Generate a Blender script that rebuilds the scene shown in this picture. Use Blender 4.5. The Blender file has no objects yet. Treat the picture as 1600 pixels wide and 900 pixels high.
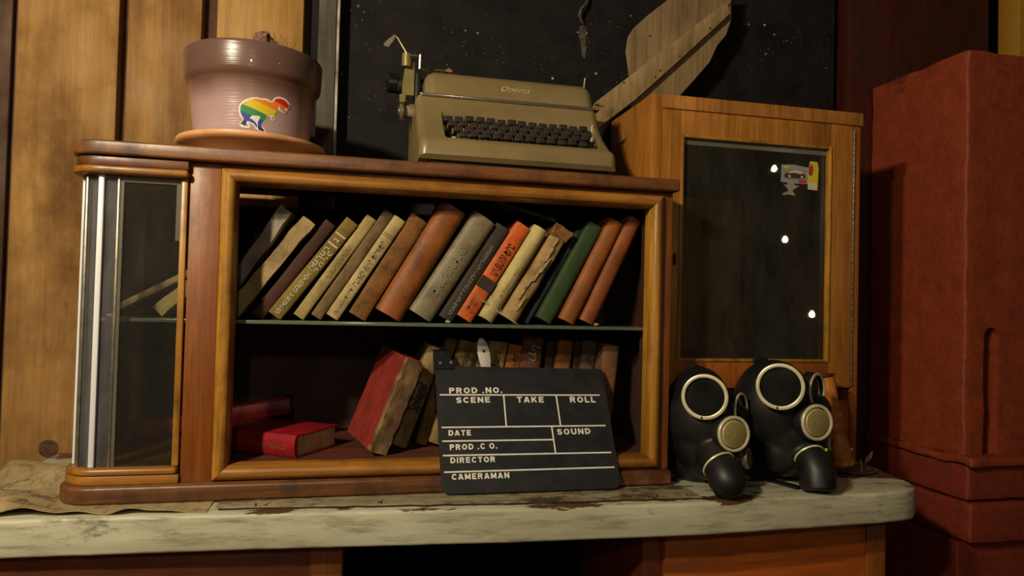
import bpy, bmesh, math, random
from math import radians, sin, cos, pi, sqrt
from mathutils import Vector, Matrix, Euler, noise
rnd = random.Random(7)
S = bpy.context.scene
COL = S.collection

# ------------------------------------------------------------------ camera
# world frame: x to the right along the wall, y into the wall, z up. Desk top z=-0.338, floor z=-1.14
F = 1090.0
YAW, PITCH, ROLL = radians(12.71), radians(1.29), radians(1.465)
CAM = Vector((0, -1.25, 0))
FW = Vector((sin(YAW)*cos(PITCH), cos(YAW)*cos(PITCH), sin(PITCH)))
_r = Vector((cos(YAW), -sin(YAW), 0)); _u = _r.cross(FW)
RT = _r*cos(ROLL) + _u*sin(ROLL)
UP = -_r*sin(ROLL) + _u*cos(ROLL)
cd = bpy.data.cameras.new('camera'); cam = bpy.data.objects.new('camera', cd); COL.objects.link(cam)
cd.sensor_width = 36; cd.lens = F/1600*36; cd.clip_start = 0.01
cam.matrix_world = Matrix(((RT.x, UP.x, -FW.x, CAM.x), (RT.y, UP.y, -FW.y, CAM.y), (RT.z, UP.z, -FW.z, CAM.z), (0, 0, 0, 1)))
S.camera = cam

# ------------------------------------------------------------------ light
S.view_settings.view_transform = 'Standard'; S.view_settings.look = 'None'
S.view_settings.gamma = 1; S.view_settings.use_curve_mapping = False
S.view_settings.exposure = 0.0
w = bpy.data.worlds.new('world'); S.world = w; w.use_nodes = True
w.node_tree.nodes['Background'].inputs[0].default_value = (0.30, 0.24, 0.16, 1)
w.node_tree.nodes['Background'].inputs[1].default_value = 0.10

def lamp(name, loc, power, color, radius):
    l = bpy.data.lights.new(name, 'POINT'); l.energy = power; l.color = color; l.shadow_soft_size = radius
    o = bpy.data.objects.new(name, l); COL.objects.link(o); o.location = loc
    return o
lamp('room_lamp', (-0.85, -1.15, 0.85), 86, (1, 0.87, 0.60), 0.045)
lamp('room_lamp', (-1.25, -1.75, 1.0), 66, (1, 0.86, 0.60), 0.05)
lamp('room_lamp', (-0.1, -2.3, 0.6), 15, (1, 0.88, 0.66), 0.05)

# ------------------------------------------------------------------ helpers
def ray(x, y): return FW*F + RT*(x-800) - UP*(y-450)
def at(x, y, Y=None, X=None, Z=None):
    d = ray(x, y)
    t = (Y-CAM.y)/d.y if Y is not None else ((X-CAM.x)/d.x if X is not None else (Z-CAM.z)/d.z)
    return CAM + d*t

def lin(c):
    return tuple(((v/255/12.92) if v/255 <= .04045 else ((v/255+.055)/1.055)**2.4) for v in c) + (1,)

def smooth_mesh(me, ang=35):
    for p in me.polygons: p.use_smooth = True
    me.set_sharp_from_angle(angle=radians(ang))

def link(name, me, mat, parent=None):
    o = bpy.data.objects.new(name, me); COL.objects.link(o)
    if mat is not None:
        if isinstance(mat, (list, tuple)):
            for m in mat: me.materials.append(m)
        else: me.materials.append(mat)
    if parent is not None: o.parent = parent
    return o

def props(o, label=None, cat=None, group=None, kind=None):
    if label: o['label'] = label
    if cat: o['category'] = cat
    if group: o['group'] = group
    if kind: o['kind'] = kind
    return o

def thing(name, label, cat, loc=(0, 0, 0), rot=(0, 0, 0), group=None):
    o = bpy.data.objects.new(name, None); COL.objects.link(o); o.empty_display_size = .05
    o.location = loc; o.rotation_euler = rot
    return props(o, label, cat, group)

def rootmat(o):
    m = Matrix.Translation(o.location) @ o.rotation_euler.to_matrix().to_4x4()
    return m

class MB:
    """collects shapes in one bmesh"""
    def __init__(s): s.bm = bmesh.new()
    def _merge(s, b, M=None):
        if M is not None: b.transform(M)
        me = bpy.data.meshes.new('t'); b.to_mesh(me); b.free(); s.bm.from_mesh(me); bpy.data.meshes.remove(me)
        return s
    def box(s, x0, x1, y0, y1, z0, z1, bev=0, seg=2, M=None):
        b = bmesh.new(); bmesh.ops.create_cube(b, size=1)
        for v in b.verts:
            v.co = Vector(((x0+x1)/2+v.co.x*(x1-x0), (y0+y1)/2+v.co.y*(y1-y0), (z0+z1)/2+v.co.z*(z1-z0)))
        if bev: bmesh.ops.bevel(b, geom=b.edges[:], offset=bev, segments=seg, affect='EDGES', profile=.5)
        return s._merge(b, M)
    def prism(s, pts, axis, a, c, bev=0, seg=2, M=None):
        """polygon pts (two coords) extruded along axis from a to c"""
        b = bmesh.new()
        def mk(p, t):
            return {'x': (t, p[0], p[1]), 'y': (p[0], t, p[1]), 'z': (p[0], p[1], t)}[axis]
        v0 = [b.verts.new(mk(p, a)) for p in pts]; v1 = [b.verts.new(mk(p, c)) for p in pts]
        b.faces.new(v0); b.faces.new(v1[::-1])
        n = len(pts)
        for i in range(n): b.faces.new((v0[i], v1[i], v1[(i+1) % n], v0[(i+1) % n]))
        bmesh.ops.recalc_face_normals(b, faces=b.faces[:])
        if bev:
            bmesh.ops.bevel(b, geom=[e for e in b.edges if e.calc_face_angle(0) > .5], offset=bev, segments=seg, affect='EDGES', profile=.5)
        return s._merge(b, M)
    def tube(s, path, r, seg=12, cap=True, M=None):
        b = bmesh.new(); path = [Vector(p) for p in path]; n = len(path)
        rr = r if isinstance(r, (list, tuple)) else [r]*n
        rings = []; prev = None
        for i, p in enumerate(path):
            t = (path[min(i+1, n-1)]-path[max(i-1, 0)]).normalized()
            if prev is None:
                a = Vector((0, 0, 1)) if abs(t.z) < .9 else Vector((1, 0, 0))
                u = t.cross(a).normalized()
            else:
                u = (prev - t*prev.dot(t)).normalized()
            prev = u; v = t.cross(u)
            rings.append([b.verts.new(p+(u*cos(2*pi*k/seg)+v*sin(2*pi*k/seg))*rr[i]) for k in range(seg)])
        for i in range(n-1):
            for k in range(seg):
                b.faces.new((rings[i][k], rings[i][(k+1) % seg], rings[i+1][(k+1) % seg], rings[i+1][k]))
        if cap: b.faces.new(rings[0][::-1]); b.faces.new(rings[-1])
        bmesh.ops.recalc_face_normals(b, faces=b.faces[:])
        return s._merge(b, M)
    def lathe(s, prof, seg=48, M=None, closed=False, wob=None):
        """prof: list of (r, z)"""
        b = bmesh.new(); rings = []
        for r, z in prof:
            if r < 1e-6: rings.append([b.verts.new((0, 0, z))])
            else: rings.append([b.verts.new((r*cos(2*pi*k/seg), r*sin(2*pi*k/seg), z)) for k in range(seg)])
        if closed: rings.append(rings[0])
        for i in range(len(rings)-1):
            A, B = rings[i], rings[i+1]
            for k in range(seg):
                k2 = (k+1) % seg
                if len(A) == 1 and len(B) == 1: continue
                if len(A) == 1: b.faces.new((A[0], B[k], B[k2]))
                elif len(B) == 1: b.faces.new((A[k], A[k2], B[0]))
                else: b.faces.new((A[k], A[k2], B[k2], B[k]))
        bmesh.ops.recalc_face_normals(b, faces=b.faces[:])
        return s._merge(b, M)
    def ball(s, c, r, M=None, sub=3, R=None):
        b = bmesh.new(); bmesh.ops.create_icosphere(b, subdivisions=sub, radius=1)
        rr = r if isinstance(r, (tuple, list)) else (r, r, r)
        mat = Matrix.Translation(c) @ (R if R is not None else Matrix.Identity(4)) @ Matrix.Diagonal((*rr, 1))
        b.transform(mat)
        return s._merge(b, M)
    def build(s, name, mat, parent=None, ang=35, world=False, jit=0):
        if jit:
            for v in s.bm.verts: v.co += Vector((rnd.uniform(-jit, jit), rnd.uniform(-jit, jit), rnd.uniform(-jit, jit)))
        if world and parent is not None: s.bm.transform(rootmat(parent).inverted())
        me = bpy.data.meshes.new(name); s.bm.to_mesh(me); s.bm.free(); smooth_mesh(me, ang)
        return link(name, me, mat, parent)

def axis_frame(loc, n, upv=(0, 0, 1)):
    """matrix whose local z points along n, local y close to up"""
    n = Vector(n).normalized(); u = Vector(upv); x = u.cross(n).normalized(); y = n.cross(x)
    return Matrix(((x.x, y.x, n.x, loc[0]), (x.y, y.y, n.y, loc[1]), (x.z, y.z, n.z, loc[2]), (0, 0, 0, 1)))

def remeshed(mb, voxel, smooth=6, fac=.5):
    me = bpy.data.meshes.new('t'); mb.bm.to_mesh(me); mb.bm.free()
    o = bpy.data.objects.new('t', me); COL.objects.link(o)
    m = o.modifiers.new('r', 'REMESH'); m.mode = 'VOXEL'; m.voxel_size = voxel
    m = o.modifiers.new('s', 'SMOOTH'); m.iterations = smooth; m.factor = fac
    dg = bpy.context.evaluated_depsgraph_get(); dg.update()
    r = bpy.data.meshes.new_from_object(o.evaluated_get(dg))
    bpy.data.objects.remove(o); bpy.data.meshes.remove(me)
    return r

def booled(a, b, bevel=0):
    """mesh a minus mesh b"""
    oa = bpy.data.objects.new('a', a); ob = bpy.data.objects.new('b', b); COL.objects.link(oa); COL.objects.link(ob)
    m = oa.modifiers.new('b', 'BOOLEAN'); m.operation = 'DIFFERENCE'; m.object = ob; m.solver = 'EXACT'
    dg = bpy.context.evaluated_depsgraph_get(); dg.update()
    r = bpy.data.meshes.new_from_object(oa.evaluated_get(dg))
    bpy.data.objects.remove(oa); bpy.data.objects.remove(ob)
    return r

def text_mesh(s, fat=0.0, shear=0.0, extrude=0.0, spacing=1.0):
    cu = bpy.data.curves.new('t', 'FONT'); cu.body = s; cu.size = 1; cu.offset = fat; cu.shear = shear; cu.extrude = extrude
    cu.resolution_u = 3; cu.space_character = spacing
    o = bpy.data.objects.new('t', cu); COL.objects.link(o)
    dg = bpy.context.evaluated_depsgraph_get(); dg.update()
    me = bpy.data.meshes.new_from_object(o.evaluated_get(dg))
    bpy.data.objects.remove(o); bpy.data.curves.remove(cu)
    return me

def text_part(name, s, M, width, height, mat, parent, fat=0.0, shear=0.0, thick=.0003, label=None, spacing=1.0):
    """text fitted in width x height (baseline left at the origin of M, x right, y up, z towards the viewer)"""
    me = text_mesh(s, fat, shear, 0, spacing)
    xs = [v.co.x for v in me.vertices]; ys = [v.co.y for v in me.vertices]
    if not xs: return None
    x0, x1, y1 = min(xs), max(xs), max(ys)
    y0 = 0
    for v in me.vertices:
        v.co = Vector(((v.co.x-x0)/(x1-x0)*width, (v.co.y-y0)/(y1-y0)*height, 0))
    b = bmesh.new(); b.from_mesh(me)
    b.transform(M)
    b.to_mesh(me); b.free()
    o = link(name, me, mat, parent)
    if label: o['label'] = label
    return o

# ------------------------------------------------------------------ materials
def newmat(name):
    m = bpy.data.materials.new(name); m.use_nodes = True; nt = m.node_tree
    return m, nt, nt.nodes['Principled BSDF']

def ramp(nt, fac, stops, interp='LINEAR'):
    r = nt.nodes.new('ShaderNodeValToRGB'); r.color_ramp.interpolation = interp
    e = r.color_ramp.elements
    while len(e) < len(stops): e.new(.5)
    for el, (p, c) in zip(e, stops): el.position = p; el.color = c
    nt.links.new(fac, r.inputs[0]); return r.outputs[0]

def noise_n(nt, vec, scale, detail=4, rough=.55, dist=0):
    n = nt.nodes.new('ShaderNodeTexNoise'); n.inputs['Scale'].default_value = scale
    n.inputs['Detail'].default_value = detail; n.inputs['Roughness'].default_value = rough; n.inputs['Distortion'].default_value = dist
    if vec is not None: nt.links.new(vec, n.inputs['Vector'])
    return n.outputs['Fac']

def mapping(nt, sc=(1, 1, 1), loc=(0, 0, 0), rot=(0, 0, 0)):
    tc = nt.nodes.new('ShaderNodeTexCoord'); mp = nt.nodes.new('ShaderNodeMapping')
    mp.inputs['Scale'].default_value = sc; mp.inputs['Location'].default_value = loc; mp.inputs['Rotation'].default_value = rot
    nt.links.new(tc.outputs['Object'], mp.inputs[0]); return mp.outputs[0]

def mixc(nt, fac, a, b, mode='MIX'):
    m = nt.nodes.new('ShaderNodeMix'); m.data_type = 'RGBA'; m.blend_type = mode
    if isinstance(fac, (int, float)): m.inputs[0].default_value = fac
    else: nt.links.new(fac, m.inputs[0])
    for i, v in ((6, a), (7, b)):
        if isinstance(v, tuple): m.inputs[i].default_value = v
        else: nt.links.new(v, m.inputs[i])
    return m.outputs[2]

def bump(nt, p, h, strength, dist=.002):
    b = nt.nodes.new('ShaderNodeBump'); b.inputs['Strength'].default_value = strength; b.inputs['Distance'].default_value = dist
    nt.links.new(h, b.inputs['Height']); nt.links.new(b.outputs[0], p.inputs['Normal'])

def wood(name, dark, light, axis='z', scale=1.0, rough=.5, dirt=.5, dirtc=(30, 18, 8), seed=0, fine=1.0, bmp=.3, dsc=7, coat=0, fa=.72):
    m, nt, p = newmat(name)
    st = {'x': (.06, 1, 1), 'y': (1, .06, 1), 'z': (1, 1, .06)}[axis]
    v = mapping(nt, tuple(k*scale for k in st), (seed*.37, seed*.73, seed*.51))
    n1 = noise_n(nt, v, 28, 5, .6, .6)
    v2 = mapping(nt, tuple(k*scale for k in st), (seed, 2*seed, 3))
    n2 = noise_n(nt, v2, 150*fine, 3, .6)
    c = ramp(nt, n1, [(.3, lin(dark)), (.7, lin(light))])
    f = ramp(nt, n2, [(.35, (.62, .62, .62, 1)), (.6, (1, 1, 1, 1))])
    c = mixc(nt, fa, c, f, 'MULTIPLY')
    v3 = mapping(nt, (1, 1, .7), (seed*1.7, seed, 0))
    n3 = noise_n(nt, v3, dsc, 5, .65)
    df = ramp(nt, n3, [(.46, (0, 0, 0, 1)), (.72, (dirt, dirt, dirt, 1))])
    c = mixc(nt, df, c, lin(dirtc))
    nt.links.new(c, p.inputs['Base Color'])
    rr = ramp(nt, n3, [(.3, (rough*.75,)*3+(1,)), (.7, (min(1, rough*1.35),)*3+(1,))])
    nt.links.new(rr, p.inputs['Roughness'])
    if coat: p.inputs['Coat Weight'].default_value = coat; p.inputs['Coat Roughness'].default_value = .25
    bump(nt, p, n2, bmp, .0008)
    return m

def mottled(name, a, b, scale=40, rough=.6, metal=0, bmp=.2, dirt=0, dirtc=(30, 20, 10), stretch=(1, 1, 1), seed=0, spec=.5, dsc=12, bd=.001, fine=None):
    m, nt, p = newmat(name)
    v = mapping(nt, stretch, (seed, seed*.6, seed*.3))
    n1 = noise_n(nt, v, scale, 5, .62)
    c = ramp(nt, n1, [(.32, lin(a)), (.68, lin(b))])
    if dirt:
        n2 = noise_n(nt, mapping(nt, (1, 1, 1), (seed*2, 1, 3)), dsc, 5, .68)
        d = ramp(nt, n2, [(.47, (0, 0, 0, 1)), (.66, (dirt, dirt, dirt, 1))])
        c = mixc(nt, d, c, lin(dirtc))
    nt.links.new(c, p.inputs['Base Color'])
    p.inputs['Roughness'].default_value = rough; p.inputs['Metallic'].default_value = metal
    p.inputs['Specular IOR Level'].default_value = spec
    if bmp: bump(nt, p, noise_n(nt, v, fine or scale*3, 4, .6), bmp, bd)
    return m

def plain(name, c, rough=.5, metal=0, spec=.5):
    m, nt, p = newmat(name)
    n = noise_n(nt, mapping(nt), 60, 3)
    a = tuple(x*.86 for x in lin(c)[:3])+(1,)
    nt.links.new(ramp(nt, n, [(.35, a), (.65, lin(c))]), p.inputs['Base Color'])
    p.inputs['Roughness'].default_value = rough; p.inputs['Metallic'].default_value = metal; p.inputs['Specular IOR Level'].default_value = spec
    return m

def glass(name, tint=(.9, .93, .9), haze=0.03, hazec=(.6, .55, .5), rough=.02, ior=1.5, dust=.08):
    """thin pane: clear transmission, mirror reflection by Fresnel, a film of dust"""
    m = bpy.data.materials.new(name); m.use_nodes = True; nt = m.node_tree
    for n in list(nt.nodes): nt.nodes.remove(n)
    out = nt.nodes.new('ShaderNodeOutputMaterial'); tr = nt.nodes.new('ShaderNodeBsdfTransparent'); gl = nt.nodes.new('ShaderNodeBsdfGlossy')
    df = nt.nodes.new('ShaderNodeBsdfDiffuse'); fr = nt.nodes.new('ShaderNodeFresnel'); m1 = nt.nodes.new('ShaderNodeMixShader'); m2 = nt.nodes.new('ShaderNodeMixShader')
    tr.inputs[0].default_value = (*tint, 1); gl.inputs['Roughness'].default_value = rough; df.inputs[0].default_value = (*hazec, 1)
    fr.inputs[0].default_value = ior
    nt.links.new(fr.outputs[0], m1.inputs[0]); nt.links.new(tr.outputs[0], m1.inputs[1]); nt.links.new(gl.outputs[0], m1.inputs[2])
    n = noise_n(nt, mapping(nt, (1, 1, .35)), 22, 6, .7)
    h = ramp(nt, n, [(.3, (haze,)*3+(1,)), (.75, (haze+dust,)*3+(1,))])
    nt.links.new(h, m2.inputs[0]); nt.links.new(m1.outputs[0], m2.inputs[1]); nt.links.new(df.outputs[0], m2.inputs[2])
    nt.links.new(m2.outputs[0], out.inputs[0])
    return m

M = {}
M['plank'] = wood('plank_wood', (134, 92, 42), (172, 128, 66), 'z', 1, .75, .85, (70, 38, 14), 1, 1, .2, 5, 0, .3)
M['plank2'] = wood('plank_wood_worn', (112, 74, 32), (158, 114, 56), 'z', 1, .75, .55, (70, 38, 12), 4, 1, .2, 6, 0, .3)
M['plank3'] = wood('plank_wood_pale', (148, 104, 44), (190, 144, 74), 'z', 1, .7, .35, (90, 55, 20), 8, 1, .2, 4, 0, .4)
M['darkplank'] = wood('plank_dark', (60, 34, 16), (92, 55, 26), 'z', 1, .8, .5, (20, 10, 5), 3)
M['greypost'] = wood('post_grey', (60, 54, 44), (96, 88, 72), 'z', 1, .8, .5, (28, 24, 20), 5)
M['veneer'] = wood('veneer_redbrown', (118, 62, 18), (152, 84, 26), 'z', .9, .46, .6, (60, 26, 8), 2, 1.2, .15, 9, .05)
M['veneer_x'] = wood('veneer_redbrown_long', (104, 56, 22), (146, 82, 36), 'x', .9, .45, .6, (44, 20, 8), 6, 1.2, .2, 9, .15)
M['gold_z'] = wood('moulding_gold_upright', (142, 90, 24), (204, 148, 56), 'z', 1, .36, .75, (84, 42, 12), 7, 1, .12, 14, .12)
M['gold_x'] = wood('moulding_gold_long', (116, 68, 20), (180, 120, 46), 'x', 1, .38, .8, (60, 28, 10), 9, 1, .12, 10, .12)
M['slab'] = wood('slab_brown', (78, 44, 20), (140, 88, 48), 'x', 1.2, .42, .8, (32, 16, 9), 11, 1, .25, 16, .1)
M['innerdark'] = wood('inner_board', (48, 24, 14), (72, 38, 22), 'z', 1, .7, .4, (24, 12, 8), 12)
M['innerred'] = wood('inner_board_red', (76, 34, 22), (104, 50, 32), 'x', 1, .6, .4, (36, 16, 10), 13)
M['tall'] = wood('cabinet_veneer', (150, 90, 28), (192, 128, 50), 'z', 1.1, .4, .45, (110, 48, 12), 14, 1.3, .2, 4, .25)
M['tall_red'] = wood('cabinet_veneer_lit_red', (142, 76, 22), (176, 98, 34), 'z', 1.1, .4, .5, (92, 36, 10), 15, 1.3, .2, 5, .1)
M['tall_x'] = wood('cabinet_veneer_long', (152, 92, 34), (200, 136, 62), 'z', 1.1, .4, .45, (116, 60, 20), 16, 1.3, .2, 6, .25)
M['desk_red'] = wood('desk_panel_red', (120, 54, 20), (146, 70, 28), 'x', .8, .5, .5, (60, 20, 8), 17, 1, .2, 5, .1)
M['desk_orange'] = wood('desk_panel_orange', (168, 80, 18), (196, 102, 30), 'x', .8, .5, .4, (92, 36, 10), 18, 1, .2, 5, .1)
M['grey_wood'] = wood('shovel_wood', (122, 98, 66), (160, 132, 92), 'z', 1, .8, .5, (84, 60, 34), 19, 1, .4, 9)
M['batten'] = wood('batten_wood', (140, 112, 72), (182, 150, 104), 'z', 1, .75, .4, (90, 64, 36), 20, 1, .3, 9)
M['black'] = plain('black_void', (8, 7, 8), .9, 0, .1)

def speckled(name):
    m, nt, p = newmat(name)
    v = mapping(nt)
    c = ramp(nt, noise_n(nt, v, 14, 5, .7), [(.35, lin((17, 15, 16))), (.7, lin((34, 29, 28)))])
    vo = nt.nodes.new('ShaderNodeTexVoronoi'); vo.inputs['Scale'].default_value = 26; nt.links.new(v, vo.inputs['Vector'])
    spot = ramp(nt, vo.outputs['Distance'], [(.05, (1, 1, 1, 1)), (.10, (0, 0, 0, 1))])
    sel = ramp(nt, noise_n(nt, v, 9, 2, .5), [(.50, (0, 0, 0, 1)), (.60, (1, 1, 1, 1))])
    vo2 = nt.nodes.new('ShaderNodeTexVoronoi'); vo2.inputs['Scale'].default_value = 80; nt.links.new(v, vo2.inputs['Vector'])
    sp2 = ramp(nt, vo2.outputs['Distance'], [(.05, (.6, .6, .6, 1)), (.13, (0, 0, 0, 1))])
    n = mixc(nt, 1.0, spot, sel, 'MULTIPLY')
    sel2 = ramp(nt, noise_n(nt, mapping(nt, (1, 1, 1), (3, 3, 3)), 12, 2, .5), [(.5, (0, 0, 0, 1)), (.62, (1, 1, 1, 1))])
    n2 = mixc(nt, 1.0, sp2, sel2, 'MULTIPLY')
    n = mixc(nt, 1.0, n, n2, 'ADD')
    scr = ramp(nt, noise_n(nt, mapping(nt, (1, 1, .25), (1, 1, 8)), 60, 6, .75), [(.62, (0, 0, 0, 1)), (.75, (.4, .4, .4, 1))])
    c = mixc(nt, n, c, lin((190, 175, 160)))
    c = mixc(nt, scr, c, lin((70, 62, 58)))
    nt.links.new(c, p.inputs['Base Color']); p.inputs['Roughness'].default_value = .75; p.inputs['Specular IOR Level'].default_value = .2
    bump(nt, p, noise_n(nt, v, 120, 4, .6), .4, .001)
    return m
M['board'] = speckled('blackboard')
def painted(name, base, base2, chip, amount=.5, scale=9, rough=.6, bmp=.6, stretch=(.25, 1, 1), streak=(90, 76, 52), streak_amt=.6, bd=.002, edge=None):
    m, nt, p = newmat(name)
    v = mapping(nt, stretch)
    n1 = noise_n(nt, v, 24, 6, .65)
    c = ramp(nt, n1, [(.3, lin(base)), (.7, lin(base2))])
    n2 = noise_n(nt, mapping(nt, tuple(s*1.0 for s in stretch), (4, 5, 6)), 70, 5, .7)
    s = ramp(nt, n2, [(.5, (0, 0, 0, 1)), (.72, (streak_amt,)*3+(1,))])
    c = mixc(nt, s, c, lin(streak))
    n3 = noise_n(nt, mapping(nt, (.5, 1, 1.3), (9, 2, 1)), scale, 7, .72)
    k = ramp(nt, n3, [(.66-.2*amount, (0, 0, 0, 1)), (.74-.2*amount, (.9, .9, .9, 1))])
    c = mixc(nt, k, c, lin(chip))
    if edge is not None:
        # bare wood where the paint has flaked off along the front top edge
        tc = nt.nodes.new('ShaderNodeTexCoord'); sx = nt.nodes.new('ShaderNodeSeparateXYZ'); nt.links.new(tc.outputs['Object'], sx.inputs[0])
        mr = nt.nodes.new('ShaderNodeMapRange'); mr.inputs[1].default_value = edge-.022; mr.inputs[2].default_value = edge; mr.inputs[3].default_value = 0; mr.inputs[4].default_value = .30
        nt.links.new(sx.outputs[2], mr.inputs[0])
        ne = noise_n(nt, mapping(nt, (.35, 1, 1.6), (2, 7, 5)), 11, 6, .65)
        ad = nt.nodes.new('ShaderNodeMath'); ad.operation = 'ADD'; nt.links.new(mr.outputs[0], ad.inputs[0]); nt.links.new(ne, ad.inputs[1])
        c = mixc(nt, ramp(nt, ad.outputs[0], [(.83, (0, 0, 0, 1)), (.85, (1, 1, 1, 1))]), c, lin((84, 58, 36)))
    nt.links.new(c, p.inputs['Base Color']); p.inputs['Roughness'].default_value = rough
    bump(nt, p, n2, bmp, bd)
    return m
M['desk_paint'] = painted('desk_cream_paint', (166, 160, 136), (198, 194, 168), (76, 62, 42), .35, 8, .5, .5, (.12, 1, 1), (112, 100, 72), .8, .001, .802)
M['desk_top'] = painted('desk_top_worn', (132, 118, 90), (168, 156, 124), (58, 42, 26), .75, 8, .6, .8, (.3, 1, 1), (80, 62, 42), .8, .002)
M['peel'] = painted('peeled_veneer', (146, 124, 88), (178, 156, 116), (60, 42, 26), .8, 10, .7, .9, (1, .35, 1), (70, 52, 34), .8, .002)
M['redpaint'] = painted('red_masonry_paint', (122, 46, 18), (146, 58, 22), (76, 28, 14), .25, 5, .62, 1.0, (1, 1, 1), (98, 34, 16), .6, .0025)
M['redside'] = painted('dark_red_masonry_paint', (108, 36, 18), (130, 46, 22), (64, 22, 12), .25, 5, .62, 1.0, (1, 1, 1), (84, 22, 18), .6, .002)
M['redwall'] = wood('dark_red_board', (58, 18, 10), (74, 26, 14), 'z', 1, .45, .4, (30, 8, 8), 21)
M['yellow'] = plain('yellow_board', (170, 120, 30), .6)
M['white_edge'] = mottled('pale_peeling_edge', (90, 80, 72), (210, 196, 180), 60, .7, stretch=(1, 1, .3), dirt=.6)
M['glass'] = glass('clear_pane', (.93, .95, .93), .012, (.55, .5, .45), .02, 1.5, .015)
M['glass_bent'] = glass('bent_pane', (.86, .86, .86), .05, (.62, .58, .60), .05, 1.6, .09)
M['glass_tall'] = glass('door_pane', (.72, .74, .70), .012, (.5, .42, .32), .015, 1.5, .05)
M['glass_edge'] = mottled('thick_glass_edge', (200, 200, 208), (236, 234, 240), 30, .22, 0, .1, stretch=(1, 1, .05), spec=.8)
M['shelf'] = plain('shelf_glass_green', (96, 104, 86), .15, 0, .7)
M['bevel'] = glass('bevelled_edge', (.8, .82, .78), .16, (.5, .46, .36), .12, 1.6, .1)
M['steel'] = mottled('dull_nickel', (150, 140, 120), (200, 190, 165), 50, .32, .85, .1)
M['pot'] = None
M['bulb'] = None

# ------------------------------------------------------------------ the setting
ZD = -0.338          # desk top height
ZS = 0.246           # top of the bookcase
def struct(name, mb, mat, **k): return props(mb.build(name, mat, None, **k), kind='structure')
struct('floor', MB().box(-3, 3, -3.2, .9, -1.2, -1.14), M['darkplank'])
struct('wall_back', MB().box(-.12, 1.285, .44, .47, -1.14, 1.5), M['board'])
def planks(name, x0, x1, y0, mat):
    g = MB()
    g.box(x0, x1, y0, .455, -1.14, 1.5, .004)
    return struct(name, g, mat)
def xat(px, py, Y): return at(px, py, Y).x
YP = .415
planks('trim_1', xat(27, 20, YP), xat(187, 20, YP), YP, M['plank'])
planks('trim_2', xat(200, 20, YP), xat(316, 20, YP), YP, M['plank2'])
planks('trim_3', xat(341, 10, YP), xat(476, 10, YP), YP-.01, M['plank3'])
planks('trim_4', -1.6, xat(20, 20, .43), .43, M['darkplank'])
struct('wall_left', MB().box(-1.6, -.12, .445, .47, -1.14, 1.5), M['darkplank'])
struct('trim_5', MB().box(xat(496, 100, .40), xat(524, 100, .40), .39, .47, -.6, 1.5, .003), M['greypost'])
struct('trim_6', MB().box(xat(524, 100, .40)+.0003, xat(529, 100, .40), .395, .47, -.6, 1.5, .001), M['white_edge'])
struct('trim_7', MB().box(xat(1323, 60, .42), xat(1540, 60, .42), .41, .47, -1.14, 1.5, .003), M['redwall'])
struct('wall_right', MB().box(1.285, 3.0, .46, .49, -1.14, 1.5), M['black'])
struct('trim_8', MB().box(xat(1583, 40, .40), xat(1640, 40, .40), .38, .45, .3, 1.5, .003), M['yellow'])
# knots in the left plank: dark oval with a lighter heart
k = MB()
kc = at(76, 701, YP)
k.lathe([(0, .0015), (.006, .0012), (.012, .0005), (.0165, .0014), (.019, .0004), (.0195, -.002)], 40, axis_frame((kc.x, YP-.0002, kc.z), (0, -1, 0)))
kn = struct('trim_9', k, mottled('knot_wood', (40, 20, 8), (96, 54, 24), 90, .7, 0, .6, stretch=(1, 1, 1)))

# ------------------------------------------------------------------ red painted masonry pillar on the right
XR, YR = 1.38, .095
pil = thing('masonry_pillar', 'red painted masonry pillar with a ledge and a narrow slot, right of the cabinets', 'pillar', (XR+.3, .26, -1.14))
def rough_box(g, x0, x1, y0, y1, z0, z1, amp=.004, step=.03, seed=0, bev=.006):
    b = bmesh.new(); bmesh.ops.create_cube(b, size=1)
    for v in b.verts: v.co = Vector(((x0+x1)/2+v.co.x*(x1-x0), (y0+y1)/2+v.co.y*(y1-y0), (z0+z1)/2+v.co.z*(z1-z0)))
    bmesh.ops.bevel(b, geom=b.edges[:], offset=bev, segments=3, affect='EDGES', profile=.5)
    for it in range(7):
        es = [e for e in b.edges if e.calc_length() > step]
        if not es: break
        bmesh.ops.subdivide_edges(b, edges=es, cuts=1, use_grid_fill=True)
    for v in b.verts:
        n = noise.noise_vector(v.co*18+Vector((seed, 0, 0)))*amp + noise.noise_vector(v.co*70)*amp*.3
        v.co += n
    return g._merge(b)
g = MB(); rough_box(g, XR, XR+.6, YR, .404, -.33, .622, .004, .022, 1)
body = g
# slot cut in the front face
me = bpy.data.meshes.new('p'); body.bm.to_mesh(me); body.bm.free()
s0, s1 = at(1536, 600, YR), at(1560, 600, YR)
c = MB(); cx = (s0.x+s1.x)/2; rw = (s1.x-s0.x)/2
zt = at(1548, 512, YR).z-rw; zb = at(1545, 712, YR).z
pts = [(cx-rw, zb), (cx+rw, zb)] + [(cx+rw*cos(a*pi/10), zt+rw*sin(a*pi/10)) for a in range(11)]
c.prism(pts, 'y', YR-.03, YR+.035)
m2 = bpy.data.meshes.new('c'); c.bm.to_mesh(m2); c.bm.free()
me = booled(me, m2)
Mi = rootmat(pil).inverted()
me.transform(Mi); smooth_mesh(me, 50); link('shaft', me, M['redpaint'], pil)
g = MB(); rough_box(g, XR-.012, XR+.6, YR-.03, .404, -.345, -.325, .006, .02, 5, .006); g.build('ledge', M['redpaint'], pil, world=True, ang=50)
g = MB(); rough_box(g, XR+.0, XR+.6, YR-.012, .404, -.425, -.345, .003, .02, 6, .006); g.build('brick_course', M['redside'], pil, world=True, ang=50)
g = MB(); rough_box(g, XR-.002, XR+.6, YR-.022, .404, -.52, -.43, .003, .02, 8, .006); g.build('brick_course', M['redside'], pil, world=True, ang=50)
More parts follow.
